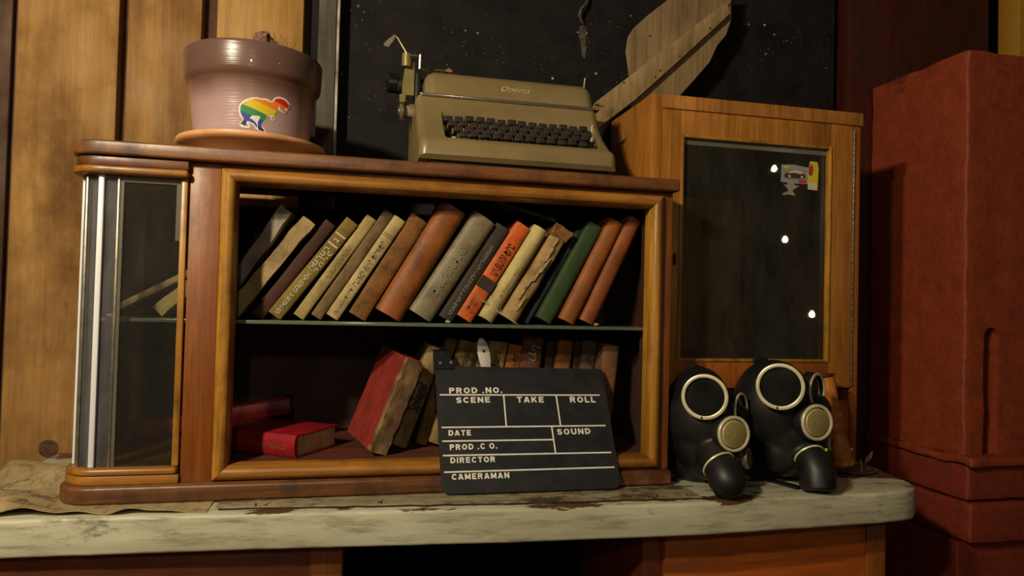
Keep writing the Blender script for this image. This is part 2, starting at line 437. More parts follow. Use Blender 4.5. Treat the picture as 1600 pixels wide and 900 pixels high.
g = MB(); rough_box(g, XR-.01, XR+.6, YR+.004, .404, -1.14, -.522, .003, .04, 9, .006); g.build('plinth', M['redside'], pil, world=True, ang=50)

# ------------------------------------------------------------------ desk the whole display stands on
desk = thing('desk', 'long wooden desk with a chipped cream painted top over red-brown panels', 'desk', (.3, .15, -1.14))
front = [(-.80, -.062), (-.50, -.076), (-.14, -.092), (.26, -.120), (.60, -.132), (.98, -.118)]
cr = [(1.03, -.112), (1.060, -.103), (1.082, -.086), (1.098, -.058), (1.108, -.02)]
outl = front + cr + [(1.13, .11), (1.145, .40), (-.60, .40), (-.60, .1), (-.80, .1)]
g = MB()
ol = []
for i in range(len(outl)):
    a, b_ = Vector(outl[i]), Vector(outl[(i+1) % len(outl)]); n = max(1, int((b_-a).length/.02)) if i < len(front)+len(cr) else 1
    for j in range(n): ol.append(tuple(a.lerp(b_, j/n)))
g.prism(ol, 'z', ZD-.058, ZD, .006, 3)
for v in g.bm.verts:
    v.co.z += .0016*noise.noise(v.co*14) if v.co.z > ZD-.03 and v.co.y < -.03 else 0
    if v.co.y < -.03: v.co.y += .0022*noise.noise(Vector((v.co.x*25, 0, v.co.z*20)))
g.build('desk_top', M['desk_paint'], desk, world=True)
ZU = ZD-.058
g = MB().box(-.80, -.005, -.03, .36, -1.14, ZU, .003); g.build('pedestal', M['desk_red'], desk, world=True)
g = MB().box(.575, 1.045, -.045, .36, -1.14, ZU, .003); g.build('pedestal', M['desk_orange'], desk, world=True)['label'] = 'orange-brown right pedestal'
g = MB().box(.535, .573, -.035, .36, -1.14, ZU, .003); g.build('upright', M['desk_red'], desk, world=True)
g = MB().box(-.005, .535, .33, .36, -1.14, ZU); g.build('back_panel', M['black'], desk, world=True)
# corner post of the right pedestal and the frame post of the left one
g = MB().box(-.06, -.006, -.036, -.028, -1.14, ZU, .002); g.build('stile', M['veneer'], desk, world=True)
g = MB().box(1.003, 1.046, -.052, -.044, -1.14, ZU, .002); g.build('stile', M['veneer'], desk, world=True)
# worn veneer sheets on the desk top
def sheet(name, pts_front, pts_back, z, th, mat, amp=.001, curl=None):
    b = bmesh.new(); n = len(pts_front); m = 8
    top = [[None]*(m+1) for _ in range(n)]; bot = [[None]*(m+1) for _ in range(n)]
    for i in range(n):
        for j in range(m+1):
            p = Vector(pts_front[i]).lerp(Vector(pts_back[i]), j/m)
            zz = z + amp*(.5+noise.noise(Vector((p.x*30, p.y*30, 0)))) + (curl(p.x, p.y) if curl else 0)
            top[i][j] = b.verts.new((p.x, p.y, zz+th)); bot[i][j] = b.verts.new((p.x, p.y, zz))
    for i in range(n-1):
        for j in range(m):
            b.faces.new((top[i][j], top[i+1][j], top[i+1][j+1], top[i][j+1])); b.faces.new((bot[i][j], bot[i][j+1], bot[i+1][j+1], bot[i+1][j]))
    for i in range(n-1):
        b.faces.new((top[i][0], bot[i][0], bot[i+1][0], top[i+1][0])); b.faces.new((top[i][m], top[i+1][m], bot[i+1][m], bot[i][m]))
    for j in range(m):
        b.faces.new((top[0][j], top[0][j+1], bot[0][j+1], bot[0][j])); b.faces.new((top[-1][j], bot[-1][j], bot[-1][j+1], top[-1][j+1]))
    bmesh.ops.recalc_face_normals(b, faces=b.faces[:])
    g = MB(); g._merge(b); return g.build(name, mat, desk, world=True)
def fedge(x):
    for (xa, ya), (xb, yb) in zip(front[:-1], front[1:]):
        if xa <= x <= xb: return ya+(yb-ya)*(x-xa)/(xb-xa)
    return -.11
nx = 60
xs = [-.62+.405*i/nx for i in range(nx+1)]
def curl1(x, y):
    # the free corner left of the bookcase has lifted off in folds
    e = max(0, min(1, (-.455-x)/.05)); f_ = max(0, 1-(y+.08)/.045)*max(0, min(1, (-.23-x)/.1))
    return e*(.008+.011*sin(y*34+x*22+.6)) + f_*(.0075+.004*sin(x*38)+.003*sin(x*91))
sheet('veneer_sheet', [(x, fedge(x)+.010+.006*noise.noise(Vector((x*22, 0, 1)))) for x in xs],
      [(x+.0, .28) for x in xs], ZD+.0002, .0012, M['peel'], .0004, curl1)['label'] = 'curling brown veneer sheet'
xs = [-.205+.82*i/120 for i in range(121)]
sheet('veneer_sheet', [(x, fedge(x)+.028+.005*noise.noise(Vector((x*35, 0, 3)))) for x in xs], [(x, -.0255) for x in xs], ZD+.0002, .0028, M['desk_top'], .0003)['label'] = 'cracked board edge'

# seam of dirt and broken paint, with the board edge's shadow painted in
b = bmesh.new(); N = 150; va = []
for i in range(N+1):
    x = -.20+.86*i/N
    wd = .0016+.0035*max(0, noise.noise(Vector((x*20, 4, 0)))+.15)+.0012*noise.noise(Vector((x*90, 1, 0)))
    yc = fedge(x)+.023+.005*noise.noise(Vector((x*35, 0, 3)))
    va.append((b.verts.new((x, yc-wd, ZD+.0009)), b.verts.new((x, yc+.006, ZD+.0009))))
for i in range(N): b.faces.new((va[i][0], va[i+1][0], va[i+1][1], va[i][1]))
g = MB(); g._merge(b); g.build('dirt_shade_seam', mottled('seam_dirt_shade', (26, 16, 10), (60, 40, 24), 60, .9, 0, .6), desk, world=True)
# splits across the board edge
rs = random.Random(3); sdm = mottled('split_dark', (24, 15, 10), (48, 32, 20), 60, .9, 0, .4)
for i in range(34):
    x = rs.uniform(-.18, .60) if i > 9 else rs.uniform(.45, .62); y0 = fedge(x)+.03; l = rs.uniform(.006, .026)
    if .13 < x < .50: continue
    pts_ = [(x, y0)]; dx = rs.uniform(-.012, .012)
    m1_ = (x+dx*.5+rs.uniform(-.003, .003), y0+l*.5); e_ = (x+dx, min(-.026, y0+l)); w_ = rs.uniform(.0006, .0016)
    g = MB().prism([(x-w_, y0), (x+w_, y0), (m1_[0]+w_, m1_[1]), e_, (m1_[0]-w_, m1_[1])], 'z', ZD+.0028, ZD+.0034); g.build('split', sdm, desk, world=True)

# ------------------------------------------------------------------ bookcase
bc = thing('glass_bookcase', 'low brown glass-fronted bookcase with a rounded left end, full of old books', 'bookcase', (.07, .15, ZD))
BX0, BX1, BY1 = -.455, .596, .33
def rounded(x0, x1, y0, y1, r, n=10):
    """rectangle with front-left corner (x0,y0) rounded"""
    pts = [(x1, y0), (x1, y1), (x0, y1)]
    for i in range(n+1):
        a = pi + (pi/2)*i/n
        pts.append((x0+r+r*cos(a), y0+r+r*sin(a)))
    return pts
def bcp(name, g, mat, **k): return g.build(name, mat, bc, world=True, **k)
g = MB().prism(rounded(BX0-.002, BX1, -.024, BY1+.01, .055), 'z', ZD+.002, ZD+.030, .005, 3); bcp('base_board', g, M['slab'])
g = MB().prism(rounded(BX0+.002, -.272, -.012, BY1, .05), 'z', ZD+.030, ZD+.045, .003, 2); bcp('base_moulding', g, M['gold_x'])
g = MB().prism(rounded(BX0+.004, -.275, -.015, BY1, .05), 'z', ZD+.0452, ZD+.057, .005, 3); bcp('base_moulding', g, M['gold_x'])
g = MB().prism([(.602, -.024), (.602, .099), (.5955, .099)]+rounded(BX0, BX1-.0005, -.024, BY1+.02, .05)[1:], 'z', .2225, ZS, .004, 3); bcp('top_board', g, M['slab'])
g = MB().prism(rounded(BX0+.004, -.272, -.016, BY1, .045), 'z', .206, .2222, .003, 2); bcp('cornice', g, M['slab'])
g = MB().prism(rounded(BX0+.000, -.272, -.020, BY1, .05), 'z', .1935, .2057, .004, 3); bcp('cornice', g, M['gold_x'])
g = MB().box(-.2715, -.2235, -.004, .03, ZD+.030, .2225, .001); bcp('post', g, M['veneer'])
g = MB().box(.575, BX1, -.004, .02, ZD+.030, .2225, .001); bcp('post', g, M['veneer'])
g = MB().box(-.2235, .575, -.004, .018, ZD+.030, -.292, .001); bcp('bottom_rail', g, M['veneer_x'])
g = MB().box(-.2235, .575, -.004, .018, .205, .2225, .001); bcp('top_rail', g, M['veneer_x'])
# mitred half round mouldings round the opening
ox0, ox1, oz0, oz1, mw = -.2235, .5765, -.3075, .2165, .0265
def mould(name, a0, a1, b0, b1, mat):
    """a0,a1 outer ends, b0,b1 inner ends; profile bulges to -y"""
    b = bmesh.new(); n = 8; rows = []
    for i in range(n+1):
        t = i/n; yb = -.006 - .012*sin(pi*min(1, t*1.0))**.7 if 0 < t < 1 else -.003
        rows.append([b.verts.new((*[0]*3,)) for _ in range(2)])
        for k_, (o_, i_) in enumerate(((a0, b0), (a1, b1))):
            p = Vector(o_).lerp(Vector(i_), t); rows[-1][k_].co = (p.x, yb, p.y)
    bk = [[b.verts.new((p[0], .02, p[1])) for p in (a0, a1)], [b.verts.new((p[0], .02, p[1])) for p in (b0, b1)]]
    for i in range(n): b.faces.new((rows[i][0], rows[i][1], rows[i+1][1], rows[i+1][0]))
    b.faces.new((rows[0][0], bk[0][0], bk[0][1], rows[0][1])); b.faces.new((rows[n][0], rows[n][1], bk[1][1], bk[1][0]))
    b.faces.new((bk[0][0], bk[1][0], bk[1][1], bk[0][1]))
    b.faces.new([r[0] for r in rows]+[bk[1][0], bk[0][0]]); b.faces.new([r[1] for r in rows]+[bk[1][1], bk[0][1]])
    bmesh.ops.recalc_face_normals(b, faces=b.faces[:])
    g = MB(); g._merge(b); bcp(name, g, mat, ang=60)
e = .0002
mould('moulding', (ox0, oz0), (ox0, oz1), (ox0+mw, oz0+mw), (ox0+mw, oz1-mw), M['gold_z'])
mould('moulding', (ox1, oz0), (ox1, oz1), (ox1-mw, oz0+mw), (ox1-mw, oz1-mw), M['gold_z'])
mould('moulding', (ox0+e, oz1), (ox1-e, oz1), (ox0+mw+e, oz1-mw), (ox1-mw-e, oz1-mw), M['gold_x'])
mould('moulding', (ox0+e, oz0), (ox1-e, oz0), (ox0+mw+e, oz0+mw), (ox1-mw-e, oz0+mw), M['gold_x'])
# inside
ZI = -.283
g = MB().prism(rounded(BX0+.012, .577, .019, BY1-.02, .03), 'z', ZI-.012, ZI); bcp('bottom_board', g, M['innerred'])
g = MB().box(BX0+.02, .577, BY1-.018, BY1, ZD+.058, .1933); bcp('back_panel', g, M['innerdark'])
g = MB().box(.577, .595, .02, BY1, ZD+.031, .2223); bcp('side_panel', g, M['innerdark'])
g = MB().box(.556, .5762, .03, .05, ZI, .193); bcp('inner_jamb', g, M['innerdark'])
g = MB().box(-.445, -.415, BY1-.04, BY1-.019, ZD+.058, .1933, .002); bcp('rear_post', g, M['veneer'])
g = MB().box(-.2725, -.2705, .0, .03, ZD+.058, .193); 
ZSH = -.040
g = MB().box(-.425, .574, .022, .24, ZSH-.006, ZSH, .0008); sh = bcp('glass_shelf', g, M['shelf']); sh['label'] = 'thick greenish glass shelf'
# left glazing: golden bead, bevelled flat pane, bent glass corner with thick polished upright edges
g = MB().box(-.285, -.2745, -.006, .004, ZD+.0575, .1933, .002); bcp('bead', g, M['gold_z'])
g = MB().box(-.378, -.2852, .000, .004, ZD+.0575, .1933); pane = bcp('glass_pane', g, M['glass'])
g = MB().box(-.377, -.372, -.0012, -.0002, ZD+.0575, .1933)
g.box(-.372, -.2858, -.0012, -.0002, .183, .1928); g.box(-.2925, -.2858, -.0012, -.0002, .09, .1828)
bv = g.build('bevelled_edge', M['bevel'], pane)
bv.data.transform(rootmat(bc).inverted())
def arc(cx, cy, r, a0, a1, n=10): return [(cx+r*cos(radians(a0+(a1-a0)*i/n)), cy+r*sin(radians(a0+(a1-a0)*i/n))) for i in range(n+1)]
oa = arc(-.402, .040, .040, 180, 270); ia = arc(-.402, .040, .034, 270, 180)
g = MB().prism([(-.442, .30)]+oa+[(-.382, .000), (-.382, .006)]+ia+[(-.436, .30)], 'z', ZD+.0575, .1933); bcp('bent_glass', g, M['glass_bent'], ang=50)
for (xc, yc, wd) in ((-.4385, .028, .0075), (-.4285, .008, .004), (-.4045, -.0030, .0085), (-.3795, .0000, .004)):
    g = MB().box(xc-wd/2, xc+wd/2, yc-.003, yc+.003, ZD+.0575, .1933, .0012)
    bcp('glass_edge', g, M['glass_edge'] if wd > .005 else M['steel'])

# ------------------------------------------------------------------ tall cabinet
YT = .105
tc = thing('display_cabinet', 'tall orange-brown cabinet with a glass door, right of the bookcase', 'cabinet', (.85, .22, ZD))
TX0, TX1, TZ1, TY1 = .597, 1.104, .449, .345
def tcp(name, g, mat, parent=None, **k): 
    if parent is None: return g.build(name, mat, tc, world=True, **k)
    g.bm.transform(rootmat(tc).inverted()); return g.build(name, mat, parent, **k)
g = MB().box(TX0, TX0+.0235, YT, TY1, ZD+.001, TZ1, .0012); tcp('side_panel', g, M['tall'])
g = MB().box(TX1-.016, TX1, YT+.002, TY1, ZD+.001, TZ1-.002, .0012); tcp('side_panel', g, M['tall_red'])
g = MB().box(TX0+.0238, TX1+.003, YT-.003, TY1, TZ1-.029, TZ1, .0015); tcp('top_board', g, M['tall_x'])
g = MB().box(TX0+.0238, TX1-.0165, YT+.01, TY1, ZD+.001, ZD+.02); tcp('bottom_board', g, M['tall_red'])
g = MB().box(TX0+.0238, TX1-.0165, TY1-.008, TY1, ZD+.021, TZ1-.03); tcp('back_panel', g, M['innerdark'])
g = MB().box(TX0+.0238, TX1-.0165, YT+.006, YT+.02, ZD+.021, -.197, .001); tcp('lower_panel', g, M['tall_red'])
DX0, DX1, DZ0, DZ1 = TX0+.0245, TX1-.020, -.168, TZ1-.030
gx0, gx1, gz0, gz1 = .664, 1.028, -.112, .368
dr = MB().box(DX0, gx0, YT, YT+.018, DZ0, DZ1, .001).box(gx1, DX1, YT, YT+.018, DZ0, DZ1, .001)
dr.box(gx0, gx1, YT+.0003, YT+.018, gz1, DZ1, .001)
door = tcp('door', dr, M['tall'])
tcp('bottom_rail', MB().box(gx0+.0002, gx1-.0002, YT+.0003, YT+.018, DZ0, gz0, .001), M['tall_red'], door)['label'] = 'bottom rail tinted redder to follow the light'  # redder veneer stands in for the light low on the door
g = MB(); t_ = .0065
g.box(gx0, gx0+t_, YT-.003, YT+.012, gz0, gz1, .0015).box(gx1-t_, gx1, YT-.003, YT+.012, gz0, gz1, .0015)
g.box(gx0+t_, gx1-t_, YT-.003, YT+.012, gz1-t_, gz1, .0015).box(gx0+t_, gx1-t_, YT-.003, YT+.012, gz0, gz0+t_, .0015)
tcp('glazing_bead', g, M['gold_z'], door)
g = MB().box(gx0+t_, gx1-t_, YT+.010, YT+.0135, gz0+t_, gz1-t_)
tpane = tcp('door_glass', g, M['glass_tall'], door)
g = MB(); q = .012
a0, a1, c0, c1 = gx0+t_+.0003, gx1-t_-.0003, gz0+t_+.0003, gz1-t_-.0003
g.box(a0, a1, YT+.0088, YT+.0098, c1-q, c1); g.box(a0, a0+.006, YT+.0088, YT+.0098, c0, c1-q)
tcp('bevelled_edge', g, M['bevel'], door)
# piano hinge: many short knuckles on one pin
g = MB()
z = DZ0+.004
while z < DZ1-.012:
    g.tube([(DX1+.0022, YT-.0005, z), (DX1+.0022, YT-.0005, z+.0105)], .0019, 8); z += .012
tcp('piano_hinge', g, M['steel'], door)
lk = at(1058, 405, YT)
g = MB().lathe([(0, .004), (.004, .004), (.006, .002), (.007, 0)], 20, axis_frame((lk.x-.006, YT-.001, lk.z), (0, -1, 0)) @ Matrix.Diagonal((.6, 2, 1, 1)))
tcp('lock', g, plain('old_brass_lock', (96, 62, 30), .5, .5), door)
# solids added behind the glass in place of the room's reflection
cb = props(MB().box(.70, .845, .165, .32, ZD+.021, .245, .003).build('reflection_box', wood('reflection_brown', (170, 112, 56), (200, 142, 80), 'z', 1, .6, .4)), 'plain brown box added behind the tall cabinet glass in place of a reflection', 'box')
pl_ = props(MB().tube([(.745, .145, ZD+.0225), (.752, .15, .40)], .006, 10).build('added_pole', plain('added_pole_grey', (92, 84, 72), .6)), 'thin grey rod added behind the cabinet door glass', 'rod')
bl = props(MB().ball(at(1158, 508, .14), (.026, .018, .05)).build('reflection_blob', mottled('reflection_pale', (120, 88, 60), (150, 112, 80), 30, .7)), 'pale rounded shape added low behind the door glass in place of a reflection', 'reflection stand-in')
bl.data.update()

# stickers on the door glass (stuck on: parts of the door)
YG = YT+.0085
def poly_part(name, pts, y, th, mat, parent, inv):
    g = MB().prism([(p.x, p.z) for p in pts], 'y', y-th, y); g.bm.transform(inv); return g.build(name, mat, parent)
Ti = rootmat(tc).inverted()
P2 = lambda l, Y: [at(x, y, Y) for x, y in l]
st = poly_part('car_sticker', P2([(1221, 257), (1240, 257.5), (1263, 262), (1262, 288), (1240, 287), (1220, 284)], YG), YG, .0006, plain('sticker_blue_grey', (142, 146, 160), .4), door, Ti)
YC = YG-.0008
poly_part('sticker_picture', P2([(1225, 262), (1259, 266), (1258, 282), (1224, 280)], YC), YC, .0002, plain('sticker_pale', (150, 134, 118), .4), st, Matrix.Identity(4) @ Ti)
YC2 = YC-.0004
poly_part('sticker_car', P2([(1225, 275), (1227, 271), (1234, 269.5), (1238, 266), (1248, 267), (1253, 271), (1258, 273), (1258, 278), (1254, 279.5), (1248, 279), (1238, 278), (1229, 278)], YC2), YC2, .0002, plain('sticker_dark', (60, 52, 50), .4), st, Ti)
poly_part('sticker_car_top', P2([(1232, 271), (1236, 267), (1243, 265.5), (1252, 267.5), (1256, 271), (1250, 272), (1240, 270)], YC2-.0003), YC2-.0003, .0002, plain('sticker_car_pale', (206, 186, 150), .4), st, Ti)
for wx_, wy_ in ((1233.5, 275.2), (1253, 276.6)): poly_part('sticker_wheel', P2([(wx_+1.9*cos(a_*pi/4), wy_+1.9*sin(a_*pi/4)) for a_ in range(8)], YC2-.0003), YC2-.0003, .0002, plain('sticker_wheel_pale', (220, 204, 176), .4), st, Ti)
poly_part('sticker_tab', P2([(1248, 281), (1259, 282), (1259, 286.5), (1248, 285.5)], YC2), YC2, .0002, plain('sticker_red', (206, 44, 36), .4), st, Ti)
poly_part('sticker_tab', P2([(1224, 258.5), (1233, 259.5), (1232, 263), (1224, 262)], YC2), YC2, .0002, plain('sticker_lime', (196, 200, 40), .4), st, Ti)
s2 = poly_part('tall_sticker', P2([(1266, 252), (1277, 253.5), (1279, 262), (1277, 298), (1262, 296), (1262, 270)], YG-.0001), YG-.0001, .0006, plain('sticker_yellow', (214, 190, 52), .4), door, Ti)
poly_part('sticker_figure', P2([(1264, 262), (1268, 255), (1271, 262), (1270, 272), (1266, 276), (1263, 272)], YC), YC, .0002, plain('sticker_brick', (160, 60, 44), .4), s2, Ti)
poly_part('sticker_figure', P2([(1262, 285), (1276, 286), (1276, 297), (1263, 296)], YC), YC, .0002, plain('sticker_cream', (206, 196, 176), .4), s2, Ti)
poly_part('anvil_sticker', P2([(1223, 287), (1228, 289), (1232, 285.5), (1240, 287), (1243, 290), (1249, 290.5), (1244, 294), (1239, 296.5), (1239, 300), (1242, 304), (1241, 306), (1232, 304), (1223, 305), (1223, 302), (1228, 300), (1232, 298), (1230, 294)], YG), YG, .0005, plain('sticker_grey', (150, 140, 116), .5), door, Ti)

# bare bulbs of the string behind the viewer, mirrored in the cabinet glass
mb_, nt, p = newmat('glowing_bulb')
p.inputs['Emission Color'].default_value = (1, .8, .45, 1); p.inputs['Emission Strength'].default_value = 90; p.inputs['Base Color'].default_value = (1, .9, .7, 1)
for i, (px, py) in enumerate(((1210, 263.5), (1227, 374), (1269, 491))):
    H = at(px, py, YT+.010); d = (H-CAM).normalized(); d.y = -d.y
    P = H + d*((-2.4-H.y)/d.y)
    t = thing('light_bulb', ['highest', 'middle', 'lowest'][i]+' of the three bulbs mirrored in the tall cabinet glass', 'light bulb', P, group='bare bulbs on the string')
    g = MB().lathe([(0, -.020), (.010, -.017), (.0155, -.008), (.016, 0), (.012, .010), (.006, .018), (.006, .021), (0, .021)], 16); g.build('bulb_globe', mb_, t)
    g = MB().tube([(0, 0, .021), (0, 0, .040)], .0065, 10); g.build('socket', plain('bulb_socket', (20, 20, 20), .5), t)

# ------------------------------------------------------------------ books
def cloth(name, c, rough=.75, dirt=.35, dirtc=(40, 28, 16), var=.78, dsc=22, bmp=.5):
    return mottled(name, tuple(int(v*var) for v in c), c, 36, rough, 0, bmp, dirt, dirtc, (1, 1, .6), rnd.random()*9, .35, dsc, .0006, 260)
M['pages'] = mottled('book_pages', (150, 128, 90), (196, 174, 130), 40, .85, 0, .8, .35, (96, 72, 42), (14, 14, .5), 0, .2, 20, .0008, 40)
M['pages_v'] = mottled('book_pages_upright', (128, 106, 70), (182, 156, 112), 50, .9, 0, 1.0, .5, (70, 48, 26), (20, .6, .6), 2, .2, 20, .001, 40)
M['pages_grey'] = mottled('book_pages_grey', (118, 108, 92), (166, 156, 138), 50, .9, 0, 1.0, .4, (70, 60, 48), (22, .6, .6), 3, .2, 20, .001, 40)

def grid_box(x0, x1, y0, y1, z0, z1, nx_, ny_, nz_):
    b = bmesh.new(); bmesh.ops.create_cube(b, size=1)
    for v in b.verts: v.co = Vector(((x0+x1)/2+v.co.x*(x1-x0), (y0+y1)/2+v.co.y*(y1-y0), (z0+z1)/2+v.co.z*(z1-z0)))
    step = max((x1-x0)/nx_, (y1-y0)/ny_, (z1-z0)/nz_)
    for it in range(6):
        es = [e for e in b.edges if e.calc_length() > step*1.4]
        if not es: break
        bmesh.ops.subdivide_edges(b, edges=es, cuts=1, use_grid_fill=True)
    return b

def make_book(root, t, d, h, cover, pages, worn=0.0, spine_round=.35, seed=0, bare=False, pgs_in=.004):
    """local frame: x thickness, spine faces -y, z height, origin at middle of the foot"""
    tk = .0022
    if not bare:
        g = MB()
        # cover: C-section extruded along z, spine slightly rounded
        n = 6; outer = []; inner = []
        for i in range(n+1):
            a = pi - pi*i/n
            outer.append((t/2*cos(a), -spine_round*t*.30*sin(a)))
            inner.append(((t/2-tk)*cos(a), tk-spine_round*t*.30*sin(a)))
        pts = [(-t/2, d)] + outer + [(t/2, d), (t/2-tk, d)] + inner[::-1] + [(-t/2+tk, d)]
        b = bmesh.new(); nz = 14; rings = []
        for k in range(nz+1):
            z = h*k/nz
            rings.append([b.verts.new((p[0], p[1], z)) for p in pts])
        m_ = len(pts)
        for k in range(nz):
            for i in range(m_): b.faces.new((rings[k][i], rings[k][(i+1) % m_], rings[k+1][(i+1) % m_], rings[k+1][i]))
        b.faces.new(rings[0]); b.faces.new(rings[-1])
        bmesh.ops.recalc_face_normals(b, faces=b.faces[:])
        if worn:
            for v in b.verts:
                q = noise.noise_vector(v.co*30+Vector((seed*3.1, seed, 0)))*worn
                e_ = 1.0 if (v.co.z < 1e-4 or v.co.z > h-1e-4) else .35
                v.co += Vector((q.x*.3, q.y*.5, q.z*e_))
                if v.co.z < 0: v.co.z = 0
        g._merge(b); g.build('cover', cover, root, 40)
        b = grid_box(-t/2+tk+.0002, t/2-tk-.0002, tk+.001-spine_round*t*.10, d-pgs_in, pgs_in, h-pgs_in, 3, 4, 6)
    else:
        b = grid_box(-t/2, t/2, 0, d, 0, h, 4, 8, 22)
        for v in b.verts:
            q = noise.noise_vector(v.co*24+Vector((seed*2.3, seed, 0)))*(worn or .003) + noise.noise_vector(v.co*90+Vector((seed*5.3, seed, 0)))*(worn or .003)*.4
            v.co += Vector((q.x*.5, q.y, q.z*.8))
            v.co.z = max(0, v.co.z)
    g = MB(); g._merge(b); g.build('page_block', pages, root, 40)

def spine_text(root, s, t, h, z0, z1, size, mat, xoff=0, fat=0.010, shear=0, name='title', lift=None, sr=.35):
    """lettering running up the spine, tops of letters towards -x"""
    yy = -(sr*t*.30) - .0015 if lift is None else lift
    # text x -> +z, text y -> -x, towards viewer -y
    Mx = Matrix(((0, -1, 0, xoff+size/2), (0, 0, -1, yy), (1, 0, 0, z0), (0, 0, 0, 1)))
    return text_part(name, s, Mx, z1-z0, size, mat, root, fat, shear)

def stand_book(name, label, bl, br, tl, tr, Y, shelf, cat='book', group=None, d=.13, **k):
    """a leaning book from where the photo puts the four corners of its spine, on the plane y=Y"""
    a, b_, c_, d_ = [at(*q, Y=Y) for q in (bl, br, tl, tr)]
    ax = ((c_-a)+(d_-b_)); ax.y = 0; h = ax.length/2; ax.normalize()
    lean = math.atan2(ax.x, ax.z)
    px = Vector((cos(lean), 0, -sin(lean)))
    t = abs(((b_-a).dot(px)+(d_-c_).dot(px))/2)*k.pop('thin', .97)
    mid = (a+b_)/2 if True else None
    root = thing(name, label, cat, (mid.x, Y, shelf + t/2*abs(sin(lean)) + .0004), (0, lean, 0), group)
    # keep the measured centre line: slide along the axis when the foot height is changed
    dz = root.location.z - mid.z; root.location.x = mid.x + dz*math.tan(lean)*0.35
    kk = {a_: k[a_] for a_ in ('worn', 'spine_round', 'seed', 'bare') if a_ in k}
    make_book(root, t, d, h, k.get('cover'), k.get('pages', M['pages']), **kk)
    return root, t, h

UPG = 'books leaning on the upper glass shelf'
ink = plain('ink_white', (206, 196, 168), .6); inkb = plain('ink_black', (24, 18, 14), .6); inkg = plain('ink_grey', (90, 80, 62), .7); inkgold = plain('ink_gold', (150, 110, 46), .5, .3)
inkp = plain('ink_pale', (150, 142, 120), .6)
YB = .055
b, t, h = stand_book('book', 'book with grey-white page edges, leftmost of the leaning upper shelf books', (318, 492), (350, 497), (433, 328), (462, 332), .075, ZSH, group=UPG, bare=True, pages=M['pages_grey'], worn=.008, seed=1, d=.12)
b, t, h = stand_book('book', 'coverless beige book with a peeled spine beside the dark brown one', (338, 490), (372, 497), (462, 344), (497, 352), YB, ZSH, group=UPG, bare=True, pages=M['pages_v'], worn=.007, seed=2, d=.13)
b, t, h = stand_book('book', 'plain dark brown book left of the olive book with white title', (393, 489), (413, 495), (508, 342), (527, 350), YB+.01, ZSH, group=UPG, cover=cloth('cover_dark_brown', (70, 36, 24)), worn=.001, seed=3)
b, t, h = stand_book('book', 'olive book with white lettering and the numeral 2 on its spine', (418, 486), (440, 496), (541, 337), (561, 350), YB, ZSH, group=UPG, cover=cloth('cover_olive', (132, 108, 44)), seed=4)
spine_text(b, 'ՄԻԽԱՅԻԼ  ՇՈԼՈԽՈՎ', t, h, .006, .098, .0085, ink)
spine_text(b, 'ԽԱՂԱՂ', t, h, .104, .155, .009, ink, -.004, .01); spine_text(b, 'Դ Ո Ն Ը', t, h, .104, .150, .008, ink, .006, .01); spine_text(b, '2', t, h, .170, .176, .010, ink, 0, .02)
g = MB().box(-t/2+.002, t/2-.002, -(.35*t*.3)-.0009, -(.35*t*.3)-.0002, .161, .1635); g.box(-t/2+.002, t/2-.002, -(.35*t*.3)-.0009, -(.35*t*.3)-.0002, .183, .1855); g.build('spine_line', ink, b)
b, t, h = stand_book('book', 'thin cream book with a dark title on its upper spine', (459, 487), (478, 494), (574, 330), (592, 341), YB+.003, ZSH, group=UPG, cover=cloth('cover_cream', (176, 152, 94)), worn=.001, seed=5)
spine_text(b, 'ՂԱԶԱՐՈՍ ԱՂԱՅԱՆ', t, h, .085, .160, .0075, inkg); 
b, t, h = stand_book('book', 'scuffed grey-brown book between the two cream books', (484, 488), (504, 496), (600, 322), (618, 334), YB, ZSH, group=UPG, cover=cloth('cover_scuffed', (120, 96, 58), dirt=.7), worn=.002, seed=6)
b, t, h = stand_book('book', 'pale cream book with a long grey title, right of the scuffed one', (508, 491), (529, 500), (614, 334), (636, 349), YB-.004, ZSH, group=UPG, cover=cloth('cover_pale_cream', (192, 166, 112)), seed=7)
spine_text(b, 'Ռ.ԻՍԱԿԵՆՑԵ', t, h, .008, .062, .007, inkg); spine_text(b, 'ՀԱՏԸՆՏԻՐ ԵՐԳԵՐ', t, h, .068, .165, .0105, inkg)
g = MB().box(-t/2+.002, t/2-.002, -(.35*t*.3)-.0009, -(.35*t*.3)-.0002, .176, .1772); g.box(-t/2+.002, t/2-.002, -(.35*t*.3)-.0009, -(.35*t*.3)-.0002, .180, .1812); g.build('spine_line', inkg, b)
b, t, h = stand_book('book', 'worn golden-brown book left of the big rust-brown book', (542, 487), (572, 501), (640, 334), (669, 346), YB, ZSH, group=UPG, cover=cloth('cover_golden_brown', (136, 86, 34), dirt=.7), worn=.0015, seed=8)
b, t, h = stand_book('book', 'thick rust-brown leather book left of the silver-grey book', (583, 486), (627, 503), (688, 318), (729, 334), YB-.003, ZSH, group=UPG, cover=cloth('cover_rust', (152, 84, 34), .55, .5, (70, 30, 10)), worn=.0015, seed=9, spine_round=.8)
b, t, h = stand_book('book', 'thick silver-grey book with raised pale letters, in the middle of the upper shelf', (636, 486), (675, 504), (739, 333), (776, 350), YB-.006, ZSH, group=UPG, cover=cloth('cover_silver_grey', (134, 120, 92), .5, .4), worn=.001, seed=10, spine_round=.6)
spine_text(b, 'ԼԵՌՆԱԴԱՐԱԲԱՂԸ', t, h, .045, .150, .016, inkp, -.003, .0, sr=.6); spine_text(b, '|', t, h, .165, .1665, .014, inkp, sr=.6)
b, t, h = stand_book('book', 'thin charcoal book with a faded title, left of the orange book', (684, 487), (709, 499), (776, 344), (800, 354), YB, ZSH, group=UPG, cover=cloth('cover_charcoal', (62, 54, 46)), worn=.001, seed=11)
